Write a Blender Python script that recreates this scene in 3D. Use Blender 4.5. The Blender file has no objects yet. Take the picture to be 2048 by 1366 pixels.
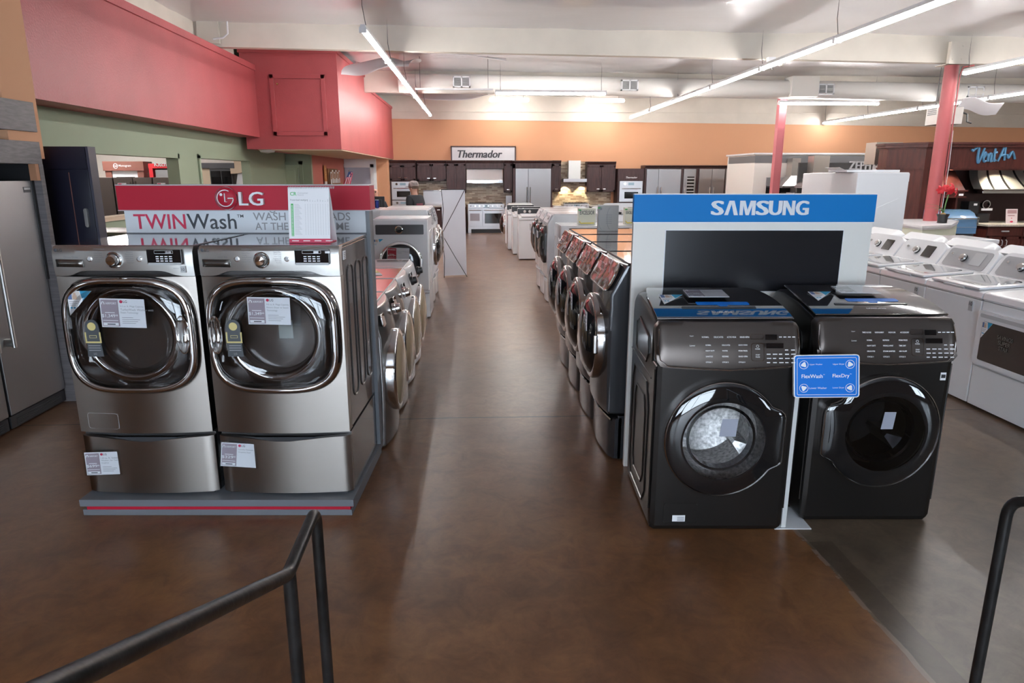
import bpy, bmesh, math, random
from mathutils import Vector, Matrix, noise
from math import sin, cos, pi, radians as rad

# ------------------------------------------------------------------ camera, world, exposure
S = bpy.context.scene
COL = S.collection
YAW = rad(2.81)
cam_d = bpy.data.cameras.new('camera'); cam_d.lens = 24; cam_d.sensor_width = 36
cam_d.clip_start = 0.05; cam_d.clip_end = 200
cam = bpy.data.objects.new('camera', cam_d); COL.objects.link(cam)
cam.location = (0, 0, 1.78); cam.rotation_euler = (rad(90 - 13.7), 0, -YAW)
S.camera = cam
S.view_settings.view_transform = 'Standard'; S.view_settings.look = 'None'
S.view_settings.gamma = 1; S.view_settings.use_curve_mapping = False
S.view_settings.exposure = 1.32
S.cycles.max_bounces = 8; S.cycles.transparent_max_bounces = 12
S.cycles.caustics_reflective = False; S.cycles.caustics_refractive = False
S.cycles.sample_clamp_indirect = 6
W = bpy.data.worlds.new('World'); S.world = W; W.use_nodes = True
bg = W.node_tree.nodes['Background']
bg.inputs[0].default_value = (0.80, 0.90, 1.0, 1); bg.inputs[1].default_value = 5.5
TUBE = 30.0

def CF(a, b, z=0.0):   # the two brand displays stand square to this direction, not to the walls
    return (a * cos(YAW) + b * sin(YAW), -a * sin(YAW) + b * cos(YAW), z)

# ------------------------------------------------------------------ materials
MATS = {}
def mat(name, col=(.8, .8, .8), rough=.5, metal=0.0, coat=0.0, spec=.5, var=None, bump=None, emit=0.0, stretch=(1, 1, 1), alpha=None, coat_rough=.03):
    if name in MATS: return MATS[name]
    m = bpy.data.materials.new(name); m.use_nodes = True
    nt = m.node_tree; p = nt.nodes['Principled BSDF']
    p.inputs['Base Color'].default_value = (*col, 1); p.inputs['Roughness'].default_value = rough
    p.inputs['Metallic'].default_value = metal; p.inputs['Coat Weight'].default_value = coat
    p.inputs['Coat Roughness'].default_value = coat_rough
    p.inputs['Specular IOR Level'].default_value = spec
    if emit:
        p.inputs['Emission Color'].default_value = (*col, 1); p.inputs['Emission Strength'].default_value = emit
    if alpha is not None: p.inputs['Alpha'].default_value = alpha
    if var or bump:
        tc = nt.nodes.new('ShaderNodeTexCoord'); mp = nt.nodes.new('ShaderNodeMapping')
        mp.inputs['Scale'].default_value = stretch
        nt.links.new(tc.outputs['Object'], mp.inputs['Vector'])
    if var:      # (scale, amount): mottled base colour, the material's own unevenness
        n = nt.nodes.new('ShaderNodeTexNoise'); n.inputs['Scale'].default_value = var[0]; n.inputs['Detail'].default_value = 5
        r = nt.nodes.new('ShaderNodeValToRGB'); k = var[1]
        r.color_ramp.elements[0].position = .3; r.color_ramp.elements[1].position = .7
        r.color_ramp.elements[0].color = (*[c * (1 - k) for c in col], 1)
        r.color_ramp.elements[1].color = (*[min(1, c * (1 + k)) for c in col], 1)
        nt.links.new(mp.outputs[0], n.inputs['Vector']); nt.links.new(n.outputs['Fac'], r.inputs[0])
        nt.links.new(r.outputs[0], p.inputs['Base Color'])
    if bump:
        n = nt.nodes.new('ShaderNodeTexNoise'); n.inputs['Scale'].default_value = bump[0]; n.inputs['Detail'].default_value = 3
        b = nt.nodes.new('ShaderNodeBump'); b.inputs['Strength'].default_value = bump[1]; b.inputs['Distance'].default_value = .01
        nt.links.new(mp.outputs[0], n.inputs['Vector']); nt.links.new(n.outputs['Fac'], b.inputs['Height'])
        nt.links.new(b.outputs[0], p.inputs['Normal'])
    MATS[name] = m; return m

def glass_mat(name, tint, refl=1.5, rough=.02, k=1.0):   # thin see-through sheet: tinted transparency under a fresnel gloss
    if name in MATS: return MATS[name]
    m = bpy.data.materials.new(name); m.use_nodes = True; nt = m.node_tree
    for n in list(nt.nodes):
        if n.type != 'OUTPUT_MATERIAL': nt.nodes.remove(n)
    out = [n for n in nt.nodes if n.type == 'OUTPUT_MATERIAL'][0]
    t = nt.nodes.new('ShaderNodeBsdfTransparent'); t.inputs[0].default_value = (*tint, 1)
    g = nt.nodes.new('ShaderNodeBsdfGlossy'); g.inputs['Roughness'].default_value = rough; g.inputs[0].default_value = (k, k, k, 1)
    f = nt.nodes.new('ShaderNodeFresnel'); ge = nt.nodes.new('ShaderNodeNewGeometry'); ma = nt.nodes.new('ShaderNodeMath'); ma.operation = 'MULTIPLY_ADD'
    ma.inputs[1].default_value = 1 / refl - refl; ma.inputs[2].default_value = refl      # the same gloss from both sides of the thin sheet
    nt.links.new(ge.outputs['Backfacing'], ma.inputs[0]); nt.links.new(ma.outputs[0], f.inputs[0])
    mx = nt.nodes.new('ShaderNodeMixShader')
    nt.links.new(f.outputs[0], mx.inputs[0]); nt.links.new(t.outputs[0], mx.inputs[1]); nt.links.new(g.outputs[0], mx.inputs[2])
    nt.links.new(mx.outputs[0], out.inputs[0]); MATS[name] = m; return m

def tile_mat(name, c1, c2, mortar, scale, w=.5, h=.12):   # mosaic of thin stone strips
    m = bpy.data.materials.new(name); m.use_nodes = True; nt = m.node_tree; p = nt.nodes['Principled BSDF']
    tc = nt.nodes.new('ShaderNodeTexCoord'); sx = nt.nodes.new('ShaderNodeSeparateXYZ'); cx = nt.nodes.new('ShaderNodeCombineXYZ')
    nt.links.new(tc.outputs['Object'], sx.inputs[0]); nt.links.new(sx.outputs[0], cx.inputs[0]); nt.links.new(sx.outputs[2], cx.inputs[1])
    b = nt.nodes.new('ShaderNodeTexBrick'); b.inputs['Color1'].default_value = (*c1, 1); b.inputs['Color2'].default_value = (*c2, 1)
    b.inputs['Mortar'].default_value = (*mortar, 1); b.inputs['Scale'].default_value = scale
    b.inputs['Brick Width'].default_value = w; b.inputs['Row Height'].default_value = h; b.inputs['Mortar Size'].default_value = .008
    b.inputs['Bias'].default_value = -.1
    nt.links.new(cx.outputs[0], b.inputs['Vector']); nt.links.new(b.outputs[0], p.inputs['Base Color'])
    p.inputs['Roughness'].default_value = .3; MATS[name] = m; return m

# ------------------------------------------------------------------ mesh builder
TXT = {}
def text_mesh(s, bold, shear):
    k = (s, bold, shear)
    if k not in TXT:
        cu = bpy.data.curves.new('t', 'FONT'); cu.body = s; cu.size = 1; cu.offset = bold; cu.shear = shear
        cu.resolution_u = 3
        o = bpy.data.objects.new('t', cu)
        me = bpy.data.meshes.new_from_object(o); bpy.data.objects.remove(o); bpy.data.curves.remove(cu)
        TXT[k] = ([v.co.copy() for v in me.vertices], [tuple(p.vertices) for p in me.polygons]); bpy.data.meshes.remove(me)
    return TXT[k]

class MB:
    def __init__(s): s.bm = bmesh.new(); s.mi = 0; s.T = None
    def v(s, p):
        p = Vector(p)
        return s.bm.verts.new(s.T @ p if s.T is not None else p)
    def f(s, vs):
        try: fa = s.bm.faces.new(vs)
        except ValueError: return None
        fa.material_index = s.mi; return fa
    def loft(s, loops, cap0=True, cap1=True, closed=True, skip=None):
        R = [[s.v(p) for p in l] for l in loops]; n = len(R[0])
        for i in range(len(R) - 1):
            for j in range(n if closed else n - 1):
                if skip and skip(i, j): continue
                k = (j + 1) % n
                s.f([R[i][j], R[i][k], R[i + 1][k], R[i + 1][j]])
        if cap0: s.f(list(reversed(R[0])))
        if cap1: s.f(R[-1])
        return R
    def box(s, x0, x1, y0, y1, z0, z1, bev=0, seg=2):
        ps = [(x0, y0), (x1, y0), (x1, y1), (x0, y1)]
        R = s.loft([[(x, y, z0) for x, y in ps], [(x, y, z1) for x, y in ps]])
        if bev:
            vs = R[0] + R[1]; es = {e for v in vs for e in v.link_edges}
            r = bmesh.ops.bevel(s.bm, geom=list(es), offset=bev, segments=seg, affect='EDGES', profile=.5)
            for fa in r['faces']: fa.material_index = s.mi
        return s
    def prism(s, pts, ax, a, b, bev=0, seg=2):
        def P(p, t): return (t, p[0], p[1]) if ax == 'x' else (p[0], t, p[1]) if ax == 'y' else (p[0], p[1], t)
        R = s.loft([[P(p, a) for p in pts], [P(p, b) for p in pts]])
        if bev:
            es = {e for v in R[0] + R[1] for e in v.link_edges if (e.verts[0] in R[0]) == (e.verts[1] in R[0])}
            r = bmesh.ops.bevel(s.bm, geom=list(es), offset=bev, segments=seg, affect='EDGES', profile=.5)
            for fa in r['faces']: fa.material_index = s.mi
        return s
    def tube(s, path, r, n=10, closed=False):
        P = [Vector(p) for p in path]; rr = r if isinstance(r, (list, tuple)) else [r] * len(P)
        loops = []; up = None; m = len(P)
        for i, p in enumerate(P):
            a = P[(i - 1) % m] if closed or i > 0 else p; b = P[(i + 1) % m] if closed or i < m - 1 else p
            d = (b - a).normalized()
            if up is None:
                up = Vector((0, 0, 1)) if abs(d.z) < .9 else Vector((1, 0, 0))
            x = d.cross(up).normalized(); up = x.cross(d).normalized()
            loops.append([p + (x * cos(2 * pi * k / n) + up * sin(2 * pi * k / n)) * rr[i] for k in range(n)])
        if closed: loops.append(loops[0])
        s.loft(loops, not closed, not closed); return s
    def cyl(s, p0, p1, r0, r1=None, n=24): return s.tube([p0, p1], [r0, r0 if r1 is None else r1], n)
    def lathe(s, prof, c=(0, 0, 0), ax='z', n=32, cap0=False, cap1=False, sx=1.0):
        loops = []
        for r, h in prof:
            l = []
            for k in range(n):
                a = 2 * pi * k / n; u, w = r * cos(a) * sx, r * sin(a)
                l.append((c[0] + u, c[1] + w, c[2] + h) if ax == 'z' else (c[0] + u, c[1] + h, c[2] + w) if ax == 'y' else (c[0] + h, c[1] + u, c[2] + w))
            loops.append(l)
        s.loft(loops, cap0, cap1); return s
    def ball(s, c, r, n=16):
        r = (r, r, r) if not isinstance(r, tuple) else r; m = n // 2
        loops = [[(c[0] + r[0] * sin(pi * i / m) * cos(2 * pi * k / n), c[1] + r[1] * sin(pi * i / m) * sin(2 * pi * k / n), c[2] + r[2] * cos(pi * i / m)) for k in range(n)] for i in range(m, -1, -1)]
        loops[0] = [(c[0] + r[0] * .01 * cos(2 * pi * k / n), c[1] + r[1] * .01 * sin(2 * pi * k / n), c[2] - r[2]) for k in range(n)]
        loops[-1] = [(c[0] + r[0] * .01 * cos(2 * pi * k / n), c[1] + r[1] * .01 * sin(2 * pi * k / n), c[2] + r[2]) for k in range(n)]
        s.loft(loops); return s
    def surf(s, nu, nv, fn, thick=None):     # open sheet fn(u, v); thick: an offset vector that makes it a closed slab
        G = [[s.v(fn(i / nu, j / nv)) for i in range(nu + 1)] for j in range(nv + 1)]
        for j in range(nv):
            for i in range(nu): s.f([G[j][i], G[j][i + 1], G[j + 1][i + 1], G[j + 1][i]])
        if thick is not None:
            t = Vector(thick); H = [[s.v(Vector(fn(i / nu, j / nv)) + t) for i in range(nu + 1)] for j in range(nv + 1)]
            for j in range(nv):
                for i in range(nu): s.f([H[j + 1][i], H[j + 1][i + 1], H[j][i + 1], H[j][i]])
            for j in range(nv):
                s.f([G[j][0], G[j + 1][0], H[j + 1][0], H[j][0]]); s.f([G[j + 1][nu], G[j][nu], H[j][nu], H[j + 1][nu]])
            for i in range(nu):
                s.f([G[0][i + 1], G[0][i], H[0][i], H[0][i + 1]]); s.f([G[nv][i], G[nv][i + 1], H[nv][i + 1], H[nv][i]])
        return s
    def plate_hole(s, inner, outer, yf, rings=5):   # plate in the xz plane with a hole; both outlines have the same count
        loops = []
        for k in range(rings + 1):
            t = k / rings
            loops.append([(a[0] * (1 - t) + b[0] * t, yf(a[0] * (1 - t) + b[0] * t, a[1] * (1 - t) + b[1] * t), a[1] * (1 - t) + b[1] * t) for a, b in zip(inner, outer)])
        s.loft(loops, False, False); return s
    def text(s, body, x, z, y, size=None, w=None, h=None, bold=0, shear=0, align='l', ext=0.0, plane='xz'):
        vs, fs = text_mesh(body, min(bold, .006), shear)
        if not vs: return s
        if bold > .006:      # heavier strokes: the letters once more, a hair to either side
            ww = (h or size or .05) * bold * .55
            for d, q in ((-ww, .0003), (ww, .0006)): s.text(body, x + d, z, y - q if plane == 'xz' else y + q, size, w, h, .006, shear, align, ext, plane)
        x0 = min(v.x for v in vs); x1 = max(v.x for v in vs); y0 = min(v.y for v in vs); y1 = max(v.y for v in vs)
        kx = ky = size if size else 1
        if w: kx = w / (x1 - x0)
        if h: ky = h / (y1 - y0)
        if not size:
            if not w: kx = ky
            if not h: ky = kx
        ox = x - (x0 * kx if align == 'l' else (x0 + x1) / 2 * kx if align == 'c' else x1 * kx)
        oz = z - (y0 * ky if h or w else 0)
        def P(v, d): return (ox + v.x * kx, y + d, oz + v.y * ky) if plane == 'xz' else (ox + v.x * kx, oz + v.y * ky, y - d)
        A = [s.v(P(v, -ext)) for v in vs]
        for q in fs: s.f([A[i] for i in q])
        if ext:
            B = [s.v(P(v, 0)) for v in vs]; cnt = {}
            for q in fs:
                for i in range(len(q)):
                    a, b = q[i], q[(i + 1) % len(q)]; cnt[(a, b)] = 1
            for a, b in cnt:
                if (b, a) not in cnt: s.f([A[b], A[a], B[a], B[b]])
        return s
    def build(s, name, m, parent=None, ang=35, recalc=True):
        if recalc: bmesh.ops.recalc_face_normals(s.bm, faces=s.bm.faces)
        me = bpy.data.meshes.new(name); s.bm.to_mesh(me); s.bm.free()
        for x in (m if isinstance(m, (list, tuple)) else [m]): me.materials.append(x)
        me.shade_smooth(); me.set_sharp_from_angle(angle=rad(ang))
        o = bpy.data.objects.new(name, me); COL.objects.link(o)
        if ang < 80:
            wn = o.modifiers.new('flat_faces', 'WEIGHTED_NORMAL'); wn.weight = 100; wn.keep_sharp = True
        if parent is not None: o.parent = parent
        return o

def tag(o, label, cat, group=None, kind=None):
    o['label'] = label; o['category'] = cat
    if group: o['group'] = group
    if kind: o['kind'] = kind
    return o
def thing(name, label, cat, loc=(0, 0, 0), rz=0.0, group=None):
    o = bpy.data.objects.new(name, None); o.empty_display_size = .05; COL.objects.link(o)
    o.location = loc; o.rotation_euler = (0, 0, rz); return tag(o, label, cat, group)
def struct(o, label=None):
    o['kind'] = 'structure'
    if label: o['label'] = label
    return o
KIDS = {}
def dup(root, loc, rz, label, group=None):
    r = root.copy(); COL.objects.link(r); r.location = loc; r.rotation_euler = (0, 0, rz); r['label'] = label
    if group: r['group'] = group
    for ch in list(root.children):
        c = ch.copy(); COL.objects.link(c); c.parent = r
        for g in list(ch.children):
            d = g.copy(); COL.objects.link(d); d.parent = c
    return r
def sub(parent, name, m, fn, ang=35):
    b = MB(); fn(b); return b.build(name, m, parent, ang)
def rrect(x0, x1, z0, z1, r, n=5):
    P = []
    for cx, cz, a0 in ((x1 - r, z1 - r, 0), (x0 + r, z1 - r, 90), (x0 + r, z0 + r, 180), (x1 - r, z0 + r, 270)):
        for k in range(n + 1):
            a = rad(a0 + 90 * k / n); P.append((cx + r * cos(a), cz + r * sin(a)))
    return P
def polar(n, fn): return [fn(2 * pi * k / n) for k in range(n)]
def boxray(x0, x1, z0, z1, cx, cz, n):     # rectangle outline sampled by angle about (cx, cz), corners kept
    P = []
    for k in range(n):
        a = 2 * pi * k / n; c, s_ = cos(a), sin(a)
        t = min(((x1 - cx) / c if c > 1e-9 else (x0 - cx) / c if c < -1e-9 else 1e9), ((z1 - cz) / s_ if s_ > 1e-9 else (z0 - cz) / s_ if s_ < -1e-9 else 1e9))
        P.append([cx + c * t, cz + s_ * t])
    for X, Z in ((x0, z0), (x1, z0), (x1, z1), (x0, z1)):
        i = min(range(n), key=lambda i: (P[i][0] - X) ** 2 + (P[i][1] - Z) ** 2); P[i] = [X, Z]
    return P
# ------------------------------------------------------------------ shared materials
STEEL = mat('brushed_graphite_steel', (.33, .30, .275), .29, 1, bump=(60, .06), stretch=(1, 1, 14))
STEELL = mat('brushed_steel', (.52, .51, .49), .40, 1, bump=(60, .05), stretch=(1, 1, 14))
STEELV = mat('vertical_brushed_steel', (.38, .38, .39), .36, 1, bump=(60, .05), stretch=(14, 14, 1))
STEELK = mat('kitchen_steel', (.62, .62, .64), .33, 1)
for m_, an in ((STEEL, .8), (STEELL, .6)):      # the brushing runs sideways, so highlights stretch up and down
    p_ = m_.node_tree.nodes['Principled BSDF']; tg = m_.node_tree.nodes.new('ShaderNodeTangent'); tg.direction_type = 'RADIAL'; tg.axis = 'Z'
    p_.inputs['Anisotropic'].default_value = an; p_.inputs['Anisotropic Rotation'].default_value = .25; m_.node_tree.links.new(tg.outputs[0], p_.inputs['Tangent'])
CHROME = mat('chrome', (.78, .78, .78), .06, 1)
CHROMED = mat('dark_chrome', (.52, .50, .49), .08, 1)
GRAPH = mat('graphite_paint', (.115, .108, .108), .22, .55, coat=.6)
SAMB = mat('black_stainless', (.030, .027, .026), .30, .7, coat=.35, coat_rough=.15, bump=(80, .03), stretch=(1, 1, 14))
SAMP = mat('black_stainless_panel', (.105, .088, .080), .32, .8)
BLKG = mat('black_gloss', (.008, .008, .009), .05, 0, coat=1)
BLKP = mat('black_plastic', (.018, .018, .02), .4)
DGREY = mat('dark_grey_plastic', (.07, .07, .075), .4)
GREYM = mat('display_grey', (.155, .165, .185), .42)
GREYL = mat('light_grey_plastic', (.48, .49, .50), .35)
WHITE = mat('white_enamel', (.80, .81, .83), .25, coat=.5)
WHITEP = mat('white_plastic', (.78, .79, .81), .35)
OFFW = mat('off_white_panel', (.80, .77, .72), .5)
PAPER = mat('paper', (.82, .82, .84), .6)
RED = mat('sign_red', (.46, .012, .035), .5, spec=.3)
REDM = mat('print_red', (.62, .03, .09), .5)
BLUE = mat('sign_blue', (.0, .19, .55), .5, spec=.25)
BLUED = mat('sticker_blue', (.02, .30, .52), .4)
BLUEP = mat('placard_blue', (.0, .17, .66), .5, spec=.2)
SILVER = mat('letter_silver', (.78, .79, .82), .4)
INK = mat('ink_dark', (.045, .05, .06), .5)
INKG = mat('ink_grey', (.30, .30, .32), .6)
INKW = mat('ink_white', (.85, .85, .86), .5)
MAUVE = mat('tag_mauve', (.36, .29, .33), .6)
GREEN = mat('print_green', (.06, .48, .12), .5)
GOLD = mat('print_gold', (.62, .52, .22), .4)
WALN = mat('dark_walnut', (.055, .024, .024), .4, var=(9, .35), stretch=(3, 3, .4))
MAHO = mat('mahogany', (.085, .022, .017), .35, var=(7, .35), stretch=(3, 3, .4))
GWOOD = mat('grey_wood', (.16, .145, .15), .5, var=(10, .25), stretch=(1, .3, 6))
NAVY = mat('navy_laminate', (.010, .010, .024), .35)
IRON = mat('painted_iron', (.020, .019, .019), .32, .35, var=(14, .6), bump=(25, .15))
CHAIN = mat('chain_metal', (.10, .10, .10), .5, .6)
ORANGE = mat('orange_paint', (.70, .37, .21), .75, bump=(120, .08))
SALMON = mat('red_paint', (.43, .080, .088), .45, var=(1.2, .10), bump=(45, .35))
SAGE = mat('sage_paint', (.30, .36, .255), .65, bump=(60, .10))
SAGEL = mat('pale_sage_paint', (.66, .70, .57), .6)
CREAM = mat('cream_paint', (.74, .69, .61), .7, var=(2, .05))
BEIGE = mat('beige_paint', (.66, .52, .38), .7)
COUNTER = mat('stone_counter', (.52, .48, .42), .3, var=(30, .2))
CLEAR = glass_mat('clear_sleeve', (.94, .95, .96), 1.22, .05)
PANE = glass_mat('window_pane', (.96, .98, 1.0), 1.35, .02)
TINT = glass_mat('tinted_door_glass', (.72, .715, .71), 1.65, .02)
TINTD = glass_mat('dark_door_glass', (.30, .30, .32), 1.6, .02)
DRUM = mat('drum_steel', (.75, .75, .76), .35, 1, var=(60, .5))
TUBEM = mat('fluorescent_tube', (1.0, .97, .95), .5, emit=TUBE)
TUBES = mat('short_fluorescent_tube', (1.0, .97, .92), .5, emit=TUBE * .45)
FILMT = mat('tan_protective_film', (.42, .32, .20), .25, coat=.4)

# ------------------------------------------------------------------ floor: stained, sealed concrete
def floor_mat():
    m = bpy.data.materials.new('stained_concrete'); m.use_nodes = True; nt = m.node_tree; p = nt.nodes['Principled BSDF']; L = nt.links.new
    N = lambda t, **k: [n for n in [nt.nodes.new(t)] for a in [[setattr(n, q, w) for q, w in k.items()]]][0]
    tc = N('ShaderNodeTexCoord'); sx = N('ShaderNodeSeparateXYZ'); L(tc.outputs['Object'], sx.inputs[0])
    def noise(sc, det=6, rough=.6, dist=0):
        n = N('ShaderNodeTexNoise'); n.inputs['Scale'].default_value = sc; n.inputs['Detail'].default_value = det
        n.inputs['Roughness'].default_value = rough; n.inputs['Distortion'].default_value = dist; L(tc.outputs['Object'], n.inputs['Vector']); return n
    def math_(op, a, b=None):
        n = N('ShaderNodeMath', operation=op)
        for i, q in enumerate((a, b)):
            if q is None: continue
            if isinstance(q, (int, float)): n.inputs[i].default_value = q
            else: L(q, n.inputs[i])
        return n.outputs[0]
    def ramp(fac, stops):
        r = N('ShaderNodeValToRGB'); e = r.color_ramp.elements
        while len(e) < len(stops): e.new(.5)
        for q, (pos, c) in zip(e, stops): q.position = pos; q.color = (*c, 1)
        L(fac, r.inputs[0]); return r.outputs[0]
    def mix(f, a, b, blend='MIX'):
        n = N('ShaderNodeMix', data_type='RGBA', blend_type=blend)
        if isinstance(f, (int, float)): n.inputs[0].default_value = f
        else: L(f, n.inputs[0])
        L(a, n.inputs[6])
        if isinstance(b, tuple): n.inputs[7].default_value = (*b, 1)
        else: L(b, n.inputs[7])
        return n.outputs[2]
    big = noise(.9, 4, .55, .6).outputs['Fac']; mid = noise(4, 3, .6, .3).outputs['Fac']
    warm = ramp(big, [(.28, (.115, .050, .022)), (.5, (.19, .082, .033)), (.74, (.26, .122, .046))])
    grey = ramp(big, [(.30, (.095, .070, .048)), (.7, (.145, .108, .074))])
    # slabs: the stain differs right of the x = 1.62 joint; the paler tone farther off paints in floor reflections
    wob = math_('MULTIPLY', math_('SUBTRACT', mid, .5), .03)
    right = math_('GREATER_THAN', math_('ADD', sx.outputs[0], wob), 1.62)
    far = math_('MINIMUM', math_('MAXIMUM', math_('MULTIPLY', math_('SUBTRACT', math_('ADD', sx.outputs[1], math_('MULTIPLY', big, 2.0)), 4.0), .30), 0.0), 1.0)
    far_sheen = ramp(big, [(.3, (.145, .085, .055)), (.7, (.205, .125, .082))])
    c = mix(right, warm, grey); c = mix(far, c, far_sheen)
    c = mix(.55, c, ramp(mid, [(.32, (.78, .78, .78)), (.68, (1.2, 1.18, 1.15))]), 'MULTIPLY')
    c = mix(.6, c, ramp(noise(6.5, 9, .72, .9).outputs['Fac'], [(.36, (.66, .60, .58)), (.5, (1.0, 1.0, 1.0)), (.64, (1.30, 1.36, 1.30))]), 'MULTIPLY')
    # joints
    def band(coord, at, w): return math_('LESS_THAN', math_('ABSOLUTE', math_('SUBTRACT', math_('ADD', coord, wob), at)), w)
    j1 = band(sx.outputs[1], 4.88, .010); j3 = band(sx.outputs[1], 9.5, .008); j4 = band(sx.outputs[1], 14.1, .008)
    j2 = math_('MULTIPLY', band(sx.outputs[0], 1.62, .012), math_('LESS_THAN', sx.outputs[1], 4.88))
    jj = math_('MAXIMUM', math_('MAXIMUM', j1, j3), j4)
    c = mix(math_('MULTIPLY', jj, .8), c, (.03, .022, .018))
    worn = math_('MULTIPLY', j2, math_('GREATER_THAN', noise(9, 4).outputs['Fac'], .47))
    c = mix(math_('MULTIPLY', worn, .75), c, (.26, .19, .15))
    strip = math_('MULTIPLY', band(sx.outputs[0], 1.69, .055), math_('LESS_THAN', sx.outputs[1], 3.0))
    c = mix(math_('MULTIPLY', strip, .5), c, (.045, .026, .016))
    c = mix(.5, c, ramp(noise(22, 4, .7).outputs['Fac'], [(.35, (.86, .86, .86)), (.65, (1.12, 1.1, 1.08))]), 'MULTIPLY')
    L(c, p.inputs['Base Color'])
    L(math_('ADD', math_('MULTIPLY', mid, .08), .275), p.inputs['Roughness'])      # stays above .28
    p.inputs['Specular IOR Level'].default_value = .52
    b = N('ShaderNodeBump'); b.inputs['Strength'].default_value = .10; b.inputs['Distance'].default_value = .02
    h = noise(2.2, 2).outputs['Fac']; L(h, b.inputs['Height']); L(b.outputs[0], p.inputs['Normal'])
    return m
b = MB(); b.box(-17, 19, -5.2, 31, -.1, 0); struct(b.build('floor', floor_mat()), 'brown stained and sealed concrete floor with saw-cut joints')

# ------------------------------------------------------------------ ceiling of sagging white film, beams
FILM = mat('white_ceiling_film', (.80, .79, .81), .28, coat=.4, bump=(3.4, .5), stretch=(.5, 1.6, 1))
def ceil_z(x, y):
    q = noise.noise(Vector((x * .35, y * .8, 0))) * .05 + noise.noise(Vector((x * 1.1, y * 2.2, 3))) * .02
    return 4.17 + q - .0035 * x
b = MB(); b.surf(150, 130, lambda u, v: (-17 + 36 * u, -5.2 + 28.2 * v, ceil_z(-17 + 36 * u, -5.2 + 28.2 * v)), (0, 0, .12))
struct(b.build('ceiling', FILM, ang=80), 'wrinkled white plastic film ceiling')
def beam(name, y0, y1, zb0, zb1, h, w, m, x0=-4.9, x1=18.9):
    b = MB(); b.loft([[(x0, y0 - w / 2, zb0), (x0, y0 + w / 2, zb0), (x0, y0 + w / 2, zb0 + h), (x0, y0 - w / 2, zb0 + h)], [(x1, y1 - w / 2, zb1), (x1, y1 + w / 2, zb1), (x1, y1 + w / 2, zb1 + h), (x1, y1 - w / 2, zb1 + h)]])
    return struct(b.build(name, m), 'painted cream ceiling beam')
bm1 = beam('trim_1', 12.25, 12.75, 3.82, 3.60, .5, .16, CREAM)
beam('trim_2', 17.3, 17.5, 3.70, 3.60, .5, .14, CREAM)
beam('trim_3', 2.2, 2.5, 3.82, 3.72, .5, .16, CREAM, -4.2)

# ------------------------------------------------------------------ walls
b = MB()
b.loft([[(-6, 22.5, 0), (18.9, 22.5, 0), (18.9, 22.62, 0), (-6, 22.62, 0)], [(-6, 22.5, 3.52), (18.9, 22.5, 3.27), (18.9, 22.62, 3.27), (-6, 22.62, 3.52)]])
struct(b.build('wall_back', ORANGE), 'orange painted back wall')
b = MB(); b.loft([[(-6, 22.48, 3.52), (18.9, 22.48, 3.27), (18.9, 22.62, 3.27), (-6, 22.62, 3.52)], [(-6, 22.48, 4.3), (18.9, 22.48, 4.3), (18.9, 22.62, 4.3), (-6, 22.62, 4.3)]])
b.box(-2.6, 18.9, 22.44, 22.49, 3.70, 3.73)
struct(b.build('trim_4', CREAM), 'cream board band above the orange wall')
b = MB(); b.box(18.9, 19.05, -5.2, 22.6, 0, 4.3); struct(b.build('wall_right', CREAM))
# front wall with the shop windows (behind the viewer)
b = MB()
wins = [(-12.6, -11.2), (-4.2, -1.5), (-1.3, 2.2), (9.0, 12.0)]
xs = -17
for x0, x1 in wins: b.box(xs, x0, -5.2, -5.0, 0, 4.3); xs = x1
b.box(xs, 19, -5.2, -5.0, 0, 4.3)
for x0, x1 in wins: b.box(x0, x1, -5.2, -5.0, 0, .7 if x0 != -1.3 else .05); b.box(x0, x1, -5.2, -5.0, 3.0, 4.3)
struct(b.build('wall_front', mat('brown_paint', (.30, .20, .14), .7)), 'beige shop front wall')
for i, (x0, x1) in enumerate(wins):
    z0 = .7 if x0 != -1.3 else .05
    b = MB(); b.mi = 0
    for q in ((x0, x0 + .06), (x1 - .06, x1), ((x0 + x1) / 2 - .03, (x0 + x1) / 2 + .03)): b.box(q[0], q[1], -5.16, -5.04, z0, 3.0)
    for q in (z0, 2.94, 2.2): b.box(x0, x1, -5.16, -5.04, q, q + .06)
    w = struct(b.build('window_%d' % (i + 1), DGREY)); bb = MB(); bb.box(x0 + .02, x1 - .02, -5.105, -5.095, z0 + .02, 2.98); bb.build('pane', PANE, w)
    l = bpy.data.lights.new('window_portal', 'AREA'); l.shape = 'RECTANGLE'; l.size = x1 - x0; l.size_y = 3.0 - z0; l.cycles.is_portal = True
    o = bpy.data.objects.new('window_portal', l); COL.objects.link(o); o.location = ((x0 + x1) / 2, -5.3, (z0 + 3) / 2); o.rotation_euler = (rad(-90), 0, 0)

# left side: sage wall with two pass-through openings, soffit above, red plant-room box
def wall_x(b, x0, x1, y0, y1, z0, z1, holes):   # wall along y with rectangular openings (ya, yb, za, zb)
    ys = y0
    for ya, yb, za, zb in sorted(holes):
        b.box(x0, x1, ys, ya, z0, z1)
        if za > z0: b.box(x0, x1, ya, yb, z0, za)
        b.box(x0, x1, ya, yb, zb, z1); ys = yb
    b.box(x0, x1, ys, y1, z0, z1)
b = MB(); wall_x(b, -4.75, -4.6, 5.6, 17.2, 0, 4.3, [(7.2, 11.04, 1.25, 2.03), (11.9, 14.45, 0, 2.05)])
struct(b.build('wall_left', SAGE), 'sage green painted wall with two openings')
b = MB()
b.box(-4.78, -4.57, 7.2, 11.04, 1.22, 1.27)
struct(b.build('trim_5', BEIGE), 'beige sill of the pass-through opening')
b = MB()
for y in (11.04, 11.86, 14.45): b.box(-4.6, -4.57, y, y + .07, .0 if y > 11.1 else 1.27, 2.1)
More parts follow.
